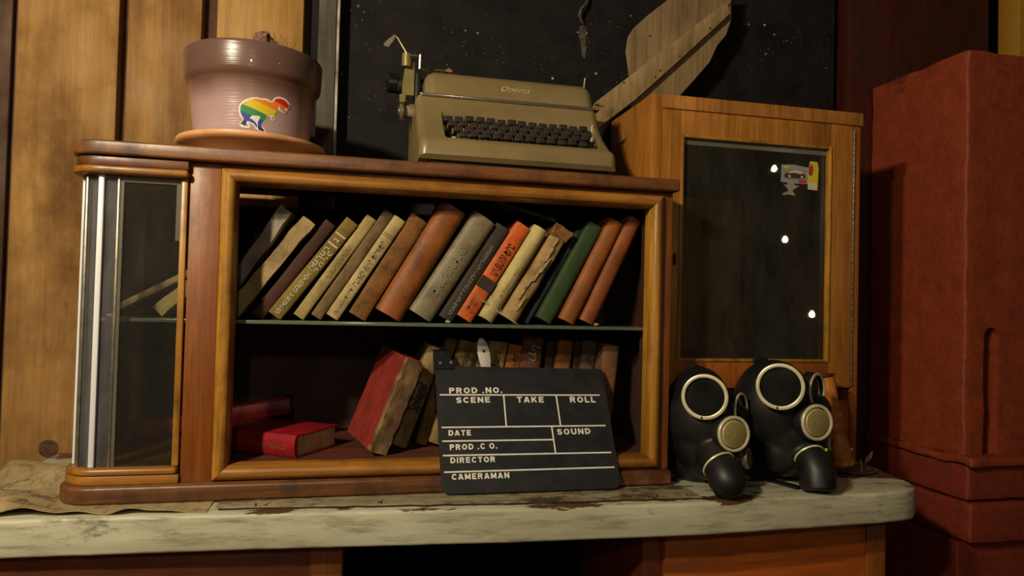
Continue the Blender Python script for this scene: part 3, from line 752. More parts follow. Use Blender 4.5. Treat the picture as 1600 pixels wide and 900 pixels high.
spine_text(b, 'ՄԱՍԻՍԻՑ ԾՈՎԵՐԻՆ ԱՆԴԱՍՏԱՆ', t, h, .012, .165, .008, inkp, .002)
b, t, h = stand_book('book', 'bright orange book with black title and dark label on its spine', (712, 489), (738, 502), (804, 345), (833, 354), YB-.002, ZSH, group=UPG, cover=cloth('cover_orange', (214, 98, 30), .6, .3, (110, 44, 16)), seed=12)
spine_text(b, 'ԱՆՏԱՌՆԵՐԸ', t, h, .100, .168, .016, inkb, 0, .02); spine_text(b, 'ԼԵՎՈՆ', t, h, .018, .042, .007, inkb, -.006); spine_text(b, 'ՄԻՐԶՈ', t, h, .016, .040, .006, inkb, .004)
g = MB().box(-t/2-.0003, t/2+.0003, -(.35*t*.3)-.0010, -(.35*t*.3)-.0002, .066, .090); g.build('spine_label', cloth('label_dark', (58, 48, 42)), b)
b, t, h = stand_book('book', 'smooth pale yellow book right of the orange one', (746, 491), (770, 503), (832, 350), (857, 360), YB+.002, ZSH, group=UPG, cover=cloth('cover_pale_yellow', (196, 176, 118), .7, .35, (110, 90, 50)), seed=13, worn=.0015, spine_round=1.4)
spine_text(b, 'Ռ. ՊԱՏԿԱՆՅԱՆ', t, h, .050, .115, .004, inkgold, 0, sr=1.4)
b, t, h = stand_book('book', 'torn beige book with ragged cloth spine left of the green book', (779, 494), (806, 504), (866, 354), (893, 362), YB+.0, ZSH, group=UPG, cover=cloth('cover_torn_beige', (178, 146, 96), .85, .55, (96, 66, 36)), worn=.007, seed=14, spine_round=1.0, pages=M['pages_v'])
b_ = grid_box(-t/2-.001, t/2+.0015, -t*.30-.0015, .012, h-.022, h+.002, 5, 3, 5)
for v in b_.verts: v.co += noise.noise_vector(v.co*80)*.004 + noise.noise_vector(v.co*200)*.002
g = MB(); g._merge(b_); g.build('torn_cap', mottled('torn_leather', (84, 48, 20), (150, 104, 56), 90, .9, 0, 1.0), b, 60)
for q in range(7):
    z0 = .02+.022*q; g = MB(); x0 = rnd.uniform(-.006, .006)
    g.prism([(x0-.002, z0), (x0+.0015, z0+.004), (x0+.0022, z0+.03), (x0+.0004, z0+.036), (x0-.0016, z0+.02)], 'y', -t*.30-.0028, -t*.30-.0012, .0003, 1)
    g.build('peeling_strip', mottled('peel_strip', (150, 120, 78), (206, 176, 124), 90, .9, 0, 1.0), b)
# loose threads and scraps at the torn foot
for q in range(6):
    g = MB(); z0 = rnd.uniform(-.0, .014); x0 = rnd.uniform(-.2, t/2)
    g.tube([(x0*.3, -.006, .010), (x0*.4+.003*q, -.010, .006-.001*q), (.008+.0025*q, -.009, .003)], .0004, 5); g.build('loose_thread', ink, b)
b, t, h = stand_book('book', 'very thin dark teal book between the torn beige and green books', (822, 494), (829, 498), (905, 350), (912, 354), YB+.012, ZSH, group=UPG, cover=cloth('cover_teal', (34, 46, 50)), seed=15)
b, t, h = stand_book('book', 'dark green cloth book left of the two orange-brown books', (834, 494), (862, 504), (914, 346), (945, 353), YB-.002, ZSH, group=UPG, cover=cloth('cover_green', (52, 74, 36), .7, .3, (24, 34, 18)), seed=16)
b, t, h = stand_book('book', 'orange-brown book right beside the green one', (873, 496), (897, 506), (949, 341), (976, 349), YB-.002, ZSH, group=UPG, cover=cloth('cover_tan', (158, 90, 38), .6, .35, (90, 40, 14)), seed=17, spine_round=.9)
b, t, h = stand_book('book', 'rightmost brown book on the upper shelf', (904, 497), (928, 507), (979, 338), (1003, 343), YB-.002, ZSH, group=UPG, cover=cloth('cover_tan_dark', (148, 80, 34), .6, .4, (80, 34, 12)), seed=18, spine_round=.9)
# thin grey cover lying slanted on top of the row
a, c_ = at(775, 321, .10), at(868, 350, .10)
L = (c_-a).length; sl = math.atan2(c_.z-a.z, c_.x-a.x)
r_ = thing('book', 'thin grey booklet lying slanted across the tops of the upper books', 'book', a + Vector((0, 0, .004)), (0, -sl, 0), UPG)
MB().box(0, L, 0, .13, 0, .0012).box(0, L, 0, .13, .005, .0062).box(0, L, .129, .1302, 0, .0062).build('cover', cloth('cover_grey_booklet', (120, 112, 96)), r_)
MB().box(.002, L-.002, .002, .1288, .0013, .0049).build('page_block', M['pages_grey'], r_)
# low leaning pair on the left, behind the bent glass
def low_book(label, p0, p1, Y, t, d, cover, pages, bare, worn, seed):
    a, c_ = at(*p0, Y=Y), at(*p1, Y=Y); L = (c_-a).length
    lean = math.atan2(c_.x-a.x, c_.z-a.z)
    root = thing('book', label, 'book', (a.x, Y, ZSH + t/2*abs(sin(lean))+.0006), (0, lean, 0), UPG)
    make_book(root, t, d, L, cover, pages, worn=worn, seed=seed, bare=bare)
    return root
low_book('thin pale book almost lying flat behind the left glass', (166, 487), (338, 404), .095, .012, .12, cloth('cover_buff', (160, 132, 92), .8, .3), M['pages_v'], False, .001, 21)
low_book('crumpled grey-beige book with frayed pages at the foot of the left pile', (243, 485), (322, 425), .08, .024, .10, None, M['pages_v'], True, .006, 22)
# crumbs of paper on the shelf
for i, (x, y) in enumerate(((700, 503), (932, 508), (172, 484))):
    p_ = at(x, y, .045); g = MB().ball((0, 0, .002), (.005, .004, .0025), sub=2); 
    o = g.build('paper_scrap', M['pages'], None, jit=.0008); o.location = (p_.x, .045, ZSH+.0015)
    props(o, ['pale paper crumb on the shelf under the charcoal book', 'pale paper crumb beside the foot of the rightmost upper book', 'paper scrap on the shelf behind the bent left glass'][i], 'scrap', group='paper crumbs on the glass shelf')

def settle(group):
    """neighbouring books must not cut into each other: slim them and slide them apart by fractions of a millimetre"""
    from mathutils.bvhtree import BVHTree
    bs = [o for o in bpy.data.objects if o.parent is None and o.get('group') == group and o.name.startswith('book') and abs(o.rotation_euler.y) > .25]
    def tree(o):
        M0 = o.matrix_basis.copy(); b = bmesh.new()
        for c_ in o.children:
            if c_.type == 'MESH' and not c_.name.startswith(('title', 'loose')):
                me = c_.data.copy(); me.transform(M0); b.from_mesh(me); bpy.data.meshes.remove(me)
        t = BVHTree.FromBMesh(b); b.free(); return t
    bs.sort(key=lambda o: o.location.x)
    for it in range(9):
        tr = [tree(o) for o in bs]; hit = 0
        for i in range(len(bs)):
            for j in range(i+1, min(i+3, len(bs))):
                if tr[i].overlap(tr[j]):
                    hit += 1
                    bs[i].scale.x *= .975; bs[j].scale.x *= .975; bs[i].location.x -= .0003; bs[j].location.x += .0003

        if not hit: break
settle(UPG)

# lower shelf -------------------------------------------------------------
LOG = 'books on the bottom shelf'
red = cloth('cover_crimson', (150, 24, 34), .45, .3, (80, 12, 16), .85)
# big crimson book lying flat, spine to the front
A = at(463, 716, Z=ZI+.0008); B = at(540, 692, Z=ZI+.0008)
A.y += 0
ang = math.atan2((B-A).y, (B-A).x)     # direction of its tail edge
rt = thing('book', 'large crimson hardback lying flat with its cream page block facing right', 'book', (A.x, A.y, ZI+.001), (0, 0, ang), LOG)
# local: tail edge runs along +x from spine corner; spine runs along +y rotated -> build by box with x = width, -y.. = length to the left/back
W_, L_, H_ = .125, .20, .040
def flat_book(root, W_, L_, H_, cov, pg, rs=.006):
    g = MB(); tk = .0028
    g.box(0, W_, 0, L_, H_-tk, H_, .0008); g.box(0, W_, 0, L_, 0, tk, .0008)
    g.prism([(-.0, 0), (-.005, .006), (-.007, H_/2), (-.005, H_-.006), (0, H_), (.003, H_), (.003, 0)], 'y', 0, L_)
    o = g.build('cover', cov, root)
    g = MB().box(.003, W_-.005, .004, L_-.004, tk, H_-tk); g.build('page_block', pg, root)
    return o
cv = flat_book(rt, W_, L_, H_, red, M['pages'])
Mx = Matrix(((0, 0, -1, -.0078), (-1, 0, 0, .105), (0, 1, 0, .014), (0, 0, 0, 1)))
text_part('title', 'ԺՈՂՈՎՐԴԱԿԱՆ', Mx, .09, .009, inkgold, rt, 0, .3)
# second red book, tilted behind
rb = thing('book', 'red book tilted up behind the bookcase post and the crimson hardback', 'book', at(203, 690, Z=ZI+.001)+Vector((0, 0, .014)), (0, radians(-9.5), radians(6)), LOG)
MB().box(0, .30, 0, .15, .0, .003, .0006).box(0, .30, 0, .15, .026, .029, .0006).prism([(-.001, 0), (-.005, .008), (-.006, .0145), (-.005, .021), (-.001, .029), (.002, .029), (.002, 0)], 'x', 0, .30).build('cover', cloth('cover_red_dull', (134, 30, 34), .5, .4, (70, 14, 16)), rb)
MB().box(.004, .296, .003, .146, .003, .026).build('page_block', M['pages'], rb)
rb.location = (at(203, 682, .228).x, .228, ZI+.0015); rb.rotation_euler = (0, radians(-9.5), 0); rb.scale = (1.0, .54, 1)
# small book propping it
pr = thing('book', 'small dark book lying under the raised end of the tilted red book', 'book', (-.225, .234, ZI+.0005), (0, 0, 0), LOG); pr.scale = (.8, .6, 1.75)
MB().box(0, .09, 0, .12, 0, .002).box(0, .09, 0, .12, .016, .018).box(0, .09, -.001, .001, 0, .018).build('cover', cloth('cover_umber', (60, 34, 24)), pr); MB().box(.002, .088, .0012, .117, .0022, .0158).build('page_block', M['pages'], pr)
# leaning red book turned to show its front board
def turned(label, bl, tl, tr, Y, yaw, t, d, cover, pages, worn, seed, group=LOG, bare=False, shelf=ZI):
    a, c_ = at(*bl, Y=Y), at(*tl, Y=Y); ax = c_-a; h = ax.length; lean = math.atan2(ax.x, ax.z)
    root = thing('book', label, 'book', (a.x, Y, shelf+t/2*abs(sin(lean))+.0006), (0, 0, 0), group)
    R = Matrix.Rotation(lean, 4, 'Y') @ Matrix.Rotation(yaw, 4, 'Z')
    root.rotation_euler = R.to_euler()
    make_book(root, t, d, h, cover, pages, worn=worn, seed=seed, bare=bare, spine_round=.5)
    return root, t, h
rbk, t, h = turned('red book leaning left of the blackletter book with a frayed spine', (589, 693), (648, 548), None, .045, radians(20), .031, .125, cloth('cover_faded_red', (150, 50, 42), .55, .35, (96, 28, 22)), M['pages_v'], .0018, 31)
b_ = grid_box(-t/2-.0009, t/2+.0012, -.0062, .007, .001, h-.001, 5, 3, 26)
for v in b_.verts:
    v.co += noise.noise_vector(v.co*55)*.0032 + noise.noise_vector(v.co*160)*.0012
    v.co.z = max(0, v.co.z)
g = MB(); g._merge(b_); g.build('frayed_spine', mottled('frayed_brown', (70, 46, 26), (150, 116, 74), 60, .9, 0, 1.0, .6, (40, 24, 14), (1, 1, .4)), rbk, 40)['label'] = 'frayed brown spine'
b, t, h = stand_book('book', 'beige book with a black blackletter title left of the clapperboard', (608, 684), (643, 692), (669, 530), (703, 536), .095, ZI, group=LOG, cover=cloth('cover_beige_old', (156, 128, 84), .8, .6, (70, 48, 28)), worn=.003, seed=32, spine_round=.6)
spine_text(b, 'Spiegel', t, h, .070, .128, .026, inkb, -.001, .03, .15, sr=.6)
stand_book('book', 'ragged brown-beige book right beside the blackletter one, behind the hinge', (645, 686), (668, 693), (694, 522), (716, 528), .122, ZI, group=LOG, cover=cloth('cover_ragged', (140, 106, 66), .85, .7, (60, 40, 22)), worn=.005, seed=33)
low = [((668, 688), (697, 694), (716, 527), (749, 534), .115, (150, 122, 78), .003, 'beige book with faint handwriting behind the clapperboard hinge'),
       ((702, 690), (727, 696), (744, 534), (768, 540), .13, (160, 134, 90), .004, 'frayed cream book just left of the white paper knife'),
       ((735, 690), (764, 696), (764, 530), (794, 536), .12, (166, 136, 88), .002, 'cream-tan book right behind the white paper knife'),
       ((768, 691), (790, 697), (796, 536), (817, 541), .118, (176, 106, 40), .001, 'orange-tan book with a handwritten spine behind the clapperboard'),
       ((796, 690), (828, 697), (819, 523), (850, 527), .115, (104, 64, 42), .0015, 'wide dull brown book behind the top edge of the clapperboard'),
       ((832, 692), (846, 698), (856, 534), (868, 540), .13, (62, 46, 34), .001, 'narrow dark brown book right of the wide dull brown one'),
       ((850, 692), (873, 698), (873, 532), (896, 538), .12, (146, 92, 34), .002, 'worn gold-brown book behind the middle right of the clapperboard'),
       ((878, 692), (890, 697), (900, 530), (911, 535), .13, (70, 52, 38), .001, 'slim dark book right of the worn gold-brown one'),
       ((893, 692), (914, 698), (911, 533), (932, 537), .12, (96, 80, 58), .002, 'grey-brown book with a faint title near the right end of the bottom shelf')]
for i, (bl_, br_, tl_, tr_, Y, c, wn, lb) in enumerate(low):
    b, t, h = stand_book('book', lb, bl_, br_, tl_, tr_, Y, ZI, group=LOG, d=.11, cover=cloth('cover_low', c, .8, .6, (54, 36, 22)), worn=wn, seed=40+i, pages=M['pages_v'])
    if i in (0, 2, 3, 4, 8): spine_text(b, ['Գրական', '', 'Պատմ', 'Ալեք', 'Աղ', '', '', '', 'Ժող'][i] or 'Ա', t, h, h-.050, h-.018, t*.4, inkb if i != 4 else inkp, 0, 0, .3)
b, t, h = stand_book('book', 'broad brown book standing alone at the right end of the bottom shelf', (925, 694), (950, 700), (943, 537), (968, 541), .085, ZI, group=LOG, d=.16, cover=cloth('cover_end', (126, 86, 52), .7, .5, (60, 36, 20)), worn=.0015, seed=55)

settle(LOG)
# white paper knife sticking up behind the board
kp = [(0, 0), (.006, .0), (.010, .05), (.011, .075), (.0085, .092), (.003, .101), (-.003, .101), (-.0075, .092), (-.008, .07), (-.006, .0)]
kb = at(783, 640, .088)
kt = thing('paper_knife', 'white spoon-like paper knife with a small hole standing behind the clapperboard', 'paper knife', (kb.x, .088, ZI+.0028), (0, radians(-12), 0))
base_h = kb.z-ZI
zt_ = at(764, 531, .088).z
sc = (zt_-ZI)/cos(radians(12))
pts = [(-.006, 0), (.006, 0), (.0065, sc-.075), (.0125, sc-.045), (.0135, sc-.030), (.0105, sc-.010), (.004, sc), (-.003, sc), (-.0085, sc-.010), (-.0110, sc-.028), (-.010, sc-.045), (-.0065, sc-.075)]
MB().prism(pts, 'y', -.0018, .0018, .0012, 2).build('blade', mottled('ivory_plastic', (190, 182, 168), (216, 208, 194), 40, .4, 0, .1), kt)
MB().lathe([(0, .0004), (.0026, .0004), (.003, 0)], 16, axis_frame((.002, -.0019, sc-.026), (0, -1, 0))).build('hole_mark', plain('hole_dark', (50, 40, 34), .7), kt)

# ------------------------------------------------------------------ clapperboard
PB = Vector((.157, -.0440, ZD+.0046)); PT = Vector((.157, .0775, -.1255))
vdir = (PT-PB).normalized(); nrm = Vector((1, 0, 0)).cross(vdir).normalized()   # towards viewer/up
Rm = Matrix(((1, vdir.x, nrm.x), (0, vdir.y, nrm.y), (0, vdir.z, nrm.z)))
clap = thing('clapperboard', 'black film clapperboard with white lettering leaning on the bookcase front', 'clapperboard', PB+Vector((.164, 0, 0)), Rm.to_euler())
Mc = rootmat(clap); Mci = Mc.inverted()
def onboard(x, y, lift=.0):
    d = ray(x, y); n = nrm; o = PB + n*lift
    t = (o-CAM).dot(n)/d.dot(n); p = Mci @ (CAM+d*t); return Vector((p.x, p.y))
c = [onboard(*q) for q in ((690, 778), (971, 769), (940, 578), (679, 573))]
def round_poly(pts, r, n=5):
    out = []
    m_ = len(pts)
    for i in range(m_):
        p, a, b_ = Vector(pts[i]), Vector(pts[i-1]), Vector(pts[(i+1) % m_])
        u1, u2 = (a-p).normalized(), (b_-p).normalized(); rr = r[i] if isinstance(r, (list, tuple)) else r
        if rr <= 0: out.append(tuple(p)); continue
        p1, p2 = p+u1*rr, p+u2*rr
        for k_ in range(n+1):
            s_ = k_/n; out.append(tuple(p1*(1-s_)**2 + p*2*s_*(1-s_) + p2*s_**2))
    return out
c = [Vector((q.x, max(q.y, .0002))) for q in c]
T_ = .0045
g = MB().prism(round_poly(c, [.018, .018, .004, .004]), 'z', 0, T_, .0006, 1)
bmat = mottled('clapper_black', (26, 26, 30), (36, 35, 38), 30, .42, 0, .08, .25, (58, 54, 52), (1, 1, 1), 3, .5, 14)
brd = g.build('board', bmat, clap)
wht = plain('clapper_white', (228, 222, 210), .6)
def bl_(p, q, wpx=1.1):
    a, b_ = onboard(*p, T_), onboard(*q, T_); d = (b_-a).normalized(); n = Vector((-d.y, d.x))*.0012*wpx
    g = MB().prism([tuple(a+n), tuple(a-n), tuple(b_-n), tuple(b_+n)], 'z', T_-.0002, T_+.0004); g.build('ruled_line', wht, clap)
for p, q in (((687, 617), (937, 617.5)), ((690, 668), (946, 665)), ((691, 689.5), (865, 687)), ((692, 712), (955, 707)), ((694, 738), (960, 730)),
             ((787, 618), (791, 666)), ((869, 618), (876, 666)), ((862, 667), (868, 707.5))): bl_(p, q)
def _arc(cx, cy, rx, ry, a0, a1, n=10): return [(cx+rx*cos(radians(a0+(a1-a0)*i/n)), cy+ry*sin(radians(a0+(a1-a0)*i/n))) for i in range(n+1)]
SW = .22; q_ = SW/2
GL = {  # heavy grotesque capitals drawn as strokes: (advance width, strokes)
 'P': (.74, [[(q_, 0), (q_, 1)], [(q_, 1-q_), (.42, 1-q_)]+_arc(.42, .70, .21, .19, 90, -90)+[(q_, .51)]]),
 'R': (.80, [[(q_, 0), (q_, 1)], [(q_, 1-q_), (.44, 1-q_)]+_arc(.44, .70, .21, .19, 90, -90)+[(q_, .51)], [(.42, .5), (.68, 0)]]),
 'O': (.86, [_arc(.43, .5, .32, .39, 0, 360, 24)]),
 'D': (.80, [[(q_, 0), (q_, 1)], [(q_, 1-q_), (.34, 1-q_)]+_arc(.34, .5, .35, .39, 90, -90)+[(q_, q_)]]),
 'N': (.80, [[(q_, 0), (q_, 1)], [(.80-q_, 0), (.80-q_, 1)], [(q_, .93), (.80-q_, .07)]]),
 'S': (.74, [_arc(.37, .70, .25, .19, 15, 180, 10)+_arc(.37, .70, .25, .19, 180, 270, 6)+_arc(.37, .30, .26, .19, 90, -90, 8)+_arc(.37, .30, .26, .19, -90, -170, 6)]),
 'C': (.80, [_arc(.43, .5, .32, .39, 42, 318, 20)]),
 'E': (.70, [[(q_, 0), (q_, 1)], [(q_, 1-q_), (.68, 1-q_)], [(q_, .5), (.62, .5)], [(q_, q_), (.70, q_)]]),
 'T': (.72, [[(.36, 0), (.36, 1)], [(0, 1-q_), (.72, 1-q_)]]),
 'A': (.82, [[(.09, 0), (.37, .96)], [(.73, 0), (.45, .96)], [(.22, .28), (.60, .28)]]),
 'K': (.80, [[(q_, 0), (q_, 1)], [(q_+.05, .40), (.66, .97)], [(.33, .60), (.69, .03)]]),
 'L': (.66, [[(q_, 0), (q_, 1)], [(q_, q_), (.66, q_)]]),
 'U': (.80, [[(q_, 1), (q_, .36)]+_arc(.40, .36, .29, .25, 180, 360, 12)+[(.80-q_, 1)]]),
 'I': (.22, [[(q_, 0), (q_, 1)]]),
 'M': (.92, [[(q_, 0), (q_, 1)], [(.92-q_, 0), (.92-q_, 1)], [(q_+.02, .95), (.46, .15)], [(.90-q_, .95), (.46, .15)]]),
 '.': (.22, [[(q_, 0), (q_, .22)]]), ' ': (.22, [])}
def stroke_text(word, Mx, width, height, gap):
    b = bmesh.new(); x = 0; quads = []
    for ch in word:
        adv, st_ = GL[ch]
        for pl in st_:
            for i in range(len(pl)-1):
                p0_, p1_ = Vector(pl[i]), Vector(pl[i+1]); d = (p1_-p0_); 
                if d.length < 1e-6: continue
                d.normalize(); n = Vector((-d.y, d.x))*q_
                ext = .02 if len(pl) > 2 else 0
                quads.append([(x+v.x, v.y) for v in (p0_-d*ext+n, p0_-d*ext-n, p1_+d*ext-n, p1_+d*ext+n)])
        x += adv+gap
    tot = x-gap
    for k, q in enumerate(quads):
        b.faces.new([b.verts.new((a_/tot*width, c_*height, 0.00001*(k % 7))) for a_, c_ in q])
    for f in b.faces:
        f.normal_update()
        if f.normal.z < 0: f.normal_flip()
    b.transform(Mx); me = bpy.data.meshes.new('lettering'); b.to_mesh(me); b.free()
    return me
for s_, p, q, hp in (('PROD .NO.', (702, 615), (785, 614), 9), ('SCENE', (713, 630), (766, 629), 9), ('TAKE', (808, 629), (850, 629), 9), ('ROLL', (891, 629), (931, 629), 9),
                  ('DATE', (701, 681), (736, 680.5), 8.7), ('SOUND', (871, 679.5), (923, 678), 9), ('PROD .C O.', (703, 703.5), (777, 701), 9), ('DIRECTOR', (704, 724), (774, 722), 9), ('CAMERAMAN', (706, 750), (796, 747), 9.3)):
    a, b_ = onboard(*p, T_), onboard(*q, T_); d = (b_-a); wdt = d.length; d.normalize()
    top = onboard(p[0], p[1]-hp, T_); hh = (top-a).length
    Mx = Matrix(((d.x, -d.y, 0, a.x), (d.y, d.x, 0, a.y), (0, 0, 1, T_+.0004), (0, 0, 0, 1)))
    link('lettering', stroke_text(s_, Mx, wdt, hh, .24), wht, clap)
# hinge plate
hp = [onboard(*q, .0) for q in ((678, 579), (709, 579), (708, 566), (703, 563), (702, 553), (696, 545), (690, 541), (675, 541))]
g = MB().prism([tuple(p) for p in hp], 'z', -.002, T_+.0035, .0008, 1); hg = g.build('hinge', plain('hinge_black', (18, 18, 20), .4), clap)
for px, py, rr in ((691, 551, .0032), (688, 567, .003), (705, 566, .0034)):
    p = onboard(px, py, T_+.0035)
    g = MB().lathe([(0, .0012), (rr*.7, .001), (rr, 0), (rr, -.001)], 16, Matrix.Translation((p.x, p.y, T_+.0036))); s__ = g.build('screw', plain('screw_steel', (190, 190, 188), .3, .8) if py > 555 else plain('screw_dark', (60, 58, 56), .4, .5), hg)

# ------------------------------------------------------------------ flower pot
PX, PY = -.1935, .118
pot = thing('flower_pot', 'glazed mauve flower pot with a rainbow dinosaur sticker on the bookcase', 'flower pot', (PX, PY, .2655))
m, nt, p = newmat('pot_glaze')
tcn = nt.nodes.new('ShaderNodeTexCoord'); sx = nt.nodes.new('ShaderNodeSeparateXYZ'); nt.links.new(tcn.outputs['Object'], sx.inputs[0])
nz = noise_n(nt, mapping(nt, (1, 1, .4)), 9, 3, .5)
ad = nt.nodes.new('ShaderNodeMath'); ad.operation = 'MULTIPLY_ADD'; ad.inputs[1].default_value = .05; nt.links.new(nz, ad.inputs[0]); nt.links.new(sx.outputs[2], ad.inputs[2])
c_ = ramp(nt, ad.outputs[0], [(.02, lin((186, 158, 158))), (.095, lin((168, 136, 134))), (.135, lin((104, 72, 60))), (.2, lin((100, 74, 68)))])
nt.links.new(c_, p.inputs['Base Color']); p.inputs['Roughness'].default_value = .28; p.inputs['Coat Weight'].default_value = .3
bump(nt, p, noise_n(nt, mapping(nt, (.15, .15, 6)), 60, 3), .35, .0014)
M['pot'] = m
PR = [(0, .003), (.092, .003), (.0985, .008), (.1015, .03), (.1065, .07), (.111, .112), (.1135, .117), (.1175, .1205), (.1195, .128), (.1205, .150), (.1215, .168), (.1205, .172), (.117, .174), (.113, .172), (.111, .165), (.108, .13), (.104, .07), (0, .06)]
MB().lathe(PR, 96).build('pot_body', M['pot'], pot, ang=60)
def pot_r(z):
    for (r0, z0), (r1, z1) in zip(PR[1:10], PR[2:11]):
        if z0 <= z <= z1: return r0+(r1-r0)*(z-z0)/max(1e-6, z1-z0)
    return .1
sl = MB().lathe([(0, .150), (.06, .155), (.110, .152), (.1095, .14), (0, .13)], 40).build('soil', mottled('soil', (40, 26, 18), (84, 60, 40), 60, .95, 0, 1), pot, jit=.0015)
# saucer is a thing of its own under the pot
sauc = thing('pot_saucer', 'peach coloured round saucer under the mauve flower pot', 'saucer', (PX+.001, PY, ZS+.0005))
MB().lathe([(0, 0), (.082, 0), (.086, .002), (.100, .012), (.122, .022), (.1285, .025), (.131, .029), (.1295, .034), (.126, .035), (.120, .032), (.108, .024), (.1, .0185), (0, .0185)], 96).build('saucer_dish', mottled('saucer_peach', (206, 144, 92), (224, 166, 114), 14, .45, 0, .1, .3, (140, 90, 56)), sauc, ang=50)
# dried plant: stub with spikes, and thin whiskers
pc = at(412, 66, PY-.085)
pp = Vector((pc.x-PX, -.085, .150))
g = MB(); zt = at(413, 53, PY-.088).z-.2655; zb_ = .158
for i, (dx, fr, r_) in enumerate(((0, .62, .012), (.0, .85, .0075), (-.010, .35, .010), (.010, .3, .011), (.018, .12, .009), (-.016, .12, .008), (.003, .35, .013), (.026, -.02, .006))):
    g.ball((pp.x+dx, -.088, zb_+(zt-zb_)*fr), (r_*1.35, r_, r_*1.2), sub=3)
for v in g.bm.verts: v.co += noise.noise_vector(v.co*130)*.006 + noise.noise_vector(v.co*400)*.003
for i in range(16):
    a = rnd.uniform(0, 2*pi); q = pp+Vector((rnd.uniform(-.016, .02), .0, .015)); g.tube([q, q+Vector((cos(a)*.006, sin(a)*.006, .018+rnd.uniform(0, .01)))], [.0014, .0004], 5)
g.build('dry_plant', mottled('dry_plant', (70, 40, 34), (140, 100, 84), 120, .9, 0, .5), pot)
g = MB()
for i in range(9):
    x = pp.x+.010+.0035*i; q = Vector((x+.006, -.09, .15)); g.tube([q, q+Vector((.002+.001*i, 0, .034)), q+Vector((rnd.uniform(-.006, .008), 0, .050-.001*i))], [.0006, .0005, .0002], 5)
g.build('dry_grass', plain('dry_grass', (90, 60, 34), .9), pot)
# dinosaur sticker wrapped on the pot
dino = [(1126.7, 509.8), (1129.0, 496.2), (1138.1, 484.8), (1151.6, 474.7), (1167.5, 467.9), (1185.6, 464.0), (1203.8, 462.2), (1221.9, 467.2), (1240.0, 467.9), (1253.6, 472.4), (1267.2, 480.3), (1274.0, 483.0), (1280.8, 476.9), (1287.6, 467.9), (1298.9, 462.2), (1310.3, 461.7), (1323.9, 466.7), (1335.2, 472.4), (1344.2, 482.6), (1353.3, 493.9), (1352.2, 501.8), (1344.2, 506.4), (1332.9, 505.2), (1326.1, 505.7), (1335.2, 516.6), (1340.8, 520.0), (1337.4, 526.1), (1328.4, 523.4), (1312.5, 513.2), (1309.1, 503.0), (1306.9, 490.5), (1302.3, 494.4), (1298.9, 509.8), (1293.3, 520.0), (1288.7, 532.4), (1285.3, 541.5), (1284.2, 558.5), (1276.3, 559.2), (1270.6, 549.4), (1276.3, 541.5), (1274.0, 538.1), (1262.7, 540.4), (1249.1, 539.7), (1249.1, 550.6), (1242.3, 561.9), (1231.0, 571.0), (1225.3, 580.0), (1224.2, 593.6), (1231.0, 603.8), (1242.3, 612.9), (1233.2, 611.7), (1231.0, 619.7), (1223.0, 611.7), (1215.1, 611.7), (1208.3, 600.4), (1207.2, 580.0), (1210.6, 566.4), (1219.6, 552.8), (1215.1, 542.6), (1197.0, 541.5), (1180.0, 540.4), (1172.0, 548.3), (1169.8, 554.0), (1183.4, 560.8), (1197.0, 573.2), (1203.8, 586.8), (1201.5, 599.3), (1198.1, 591.3), (1190.2, 580.0), (1176.6, 573.2), (1160.7, 566.4), (1155.0, 571.0), (1155.0, 582.3), (1165.2, 593.6), (1153.9, 589.1), (1148.2, 583.4), (1146.0, 593.6), (1141.5, 589.1), (1135.8, 580.0), (1129.0, 586.8), (1129.0, 577.7), (1140.3, 564.2), (1142.6, 555.1), (1133.5, 541.5), (1127.9, 527.9)]
def pot_hit(u, v):
    x, y = u/3, v/3; d = ray(x, y).normalized()
    # march to the pot surface
    z_ = .05
    for it in range(12):
        r = pot_r(max(.009, min(.11, z_)))
        ox, oy = CAM.x-PX, CAM.y-PY; A_ = d.x**2+d.y**2; B_ = 2*(ox*d.x+oy*d.y); C_ = ox*ox+oy*oy-r*r
        t = (-B_-sqrt(max(0, B_*B_-4*A_*C_)))/(2*A_); P = CAM+d*t; z_ = P.z-.2655
    return Vector((P.x-PX, P.y-PY, P.z-.2655))
def wrapped(name, pts, lift, mat, parent):
    b = bmesh.new(); vs = [b.verts.new((q[0], q[1], 0)) for q in pts]
    from mathutils.geometry import tessellate_polygon
    for tri in tessellate_polygon([[Vector((q[0], q[1], 0)) for q in pts]]):
        b.faces.new([vs[i] for i in tri])
    for f_ in b.faces:
        f_.normal_update()
    for it in range(4):
        es = [e for e in b.edges if e.calc_length() > 9]
        if not es: break
        bmesh.ops.subdivide_edges(b, edges=es, cuts=1)
        bmesh.ops.triangulate(b, faces=[f_ for f_ in b.faces if len(f_.verts) > 3])
    for v in b.verts:
        q = pot_hit(v.co.x, v.co.y); n = Vector((q.x, q.y, 0)).normalized(); v.co = q+n*lift
    bmesh.ops.recalc_face_normals(b, faces=b.faces[:])
    if sum(f_.normal.y for f_ in b.faces) > 0: bmesh.ops.reverse_faces(b, faces=b.faces[:])
    g = MB(); g._merge(b); return g.build(name, mat, parent, ang=180)
def offset_poly(pts, d):
    n = len(pts); out = []; ar = sum(pts[i][0]*pts[(i+1) % n][1]-pts[(i+1) % n][0]*pts[i][1] for i in range(n)); sg = 1 if ar > 0 else -1
    for i in range(n):
        a, p, b_ = Vector(pts[i-1]), Vector(pts[i]), Vector(pts[(i+1) % n]); e1 = (p-a).normalized(); e2 = (b_-p).normalized()
        n1 = Vector((e1.y, -e1.x)); n2 = Vector((e2.y, -e2.x)); m_ = (n1+n2); m_ = m_.normalized() if m_.length > .2 else n1
        out.append(tuple(p+m_*d*sg))
    return out
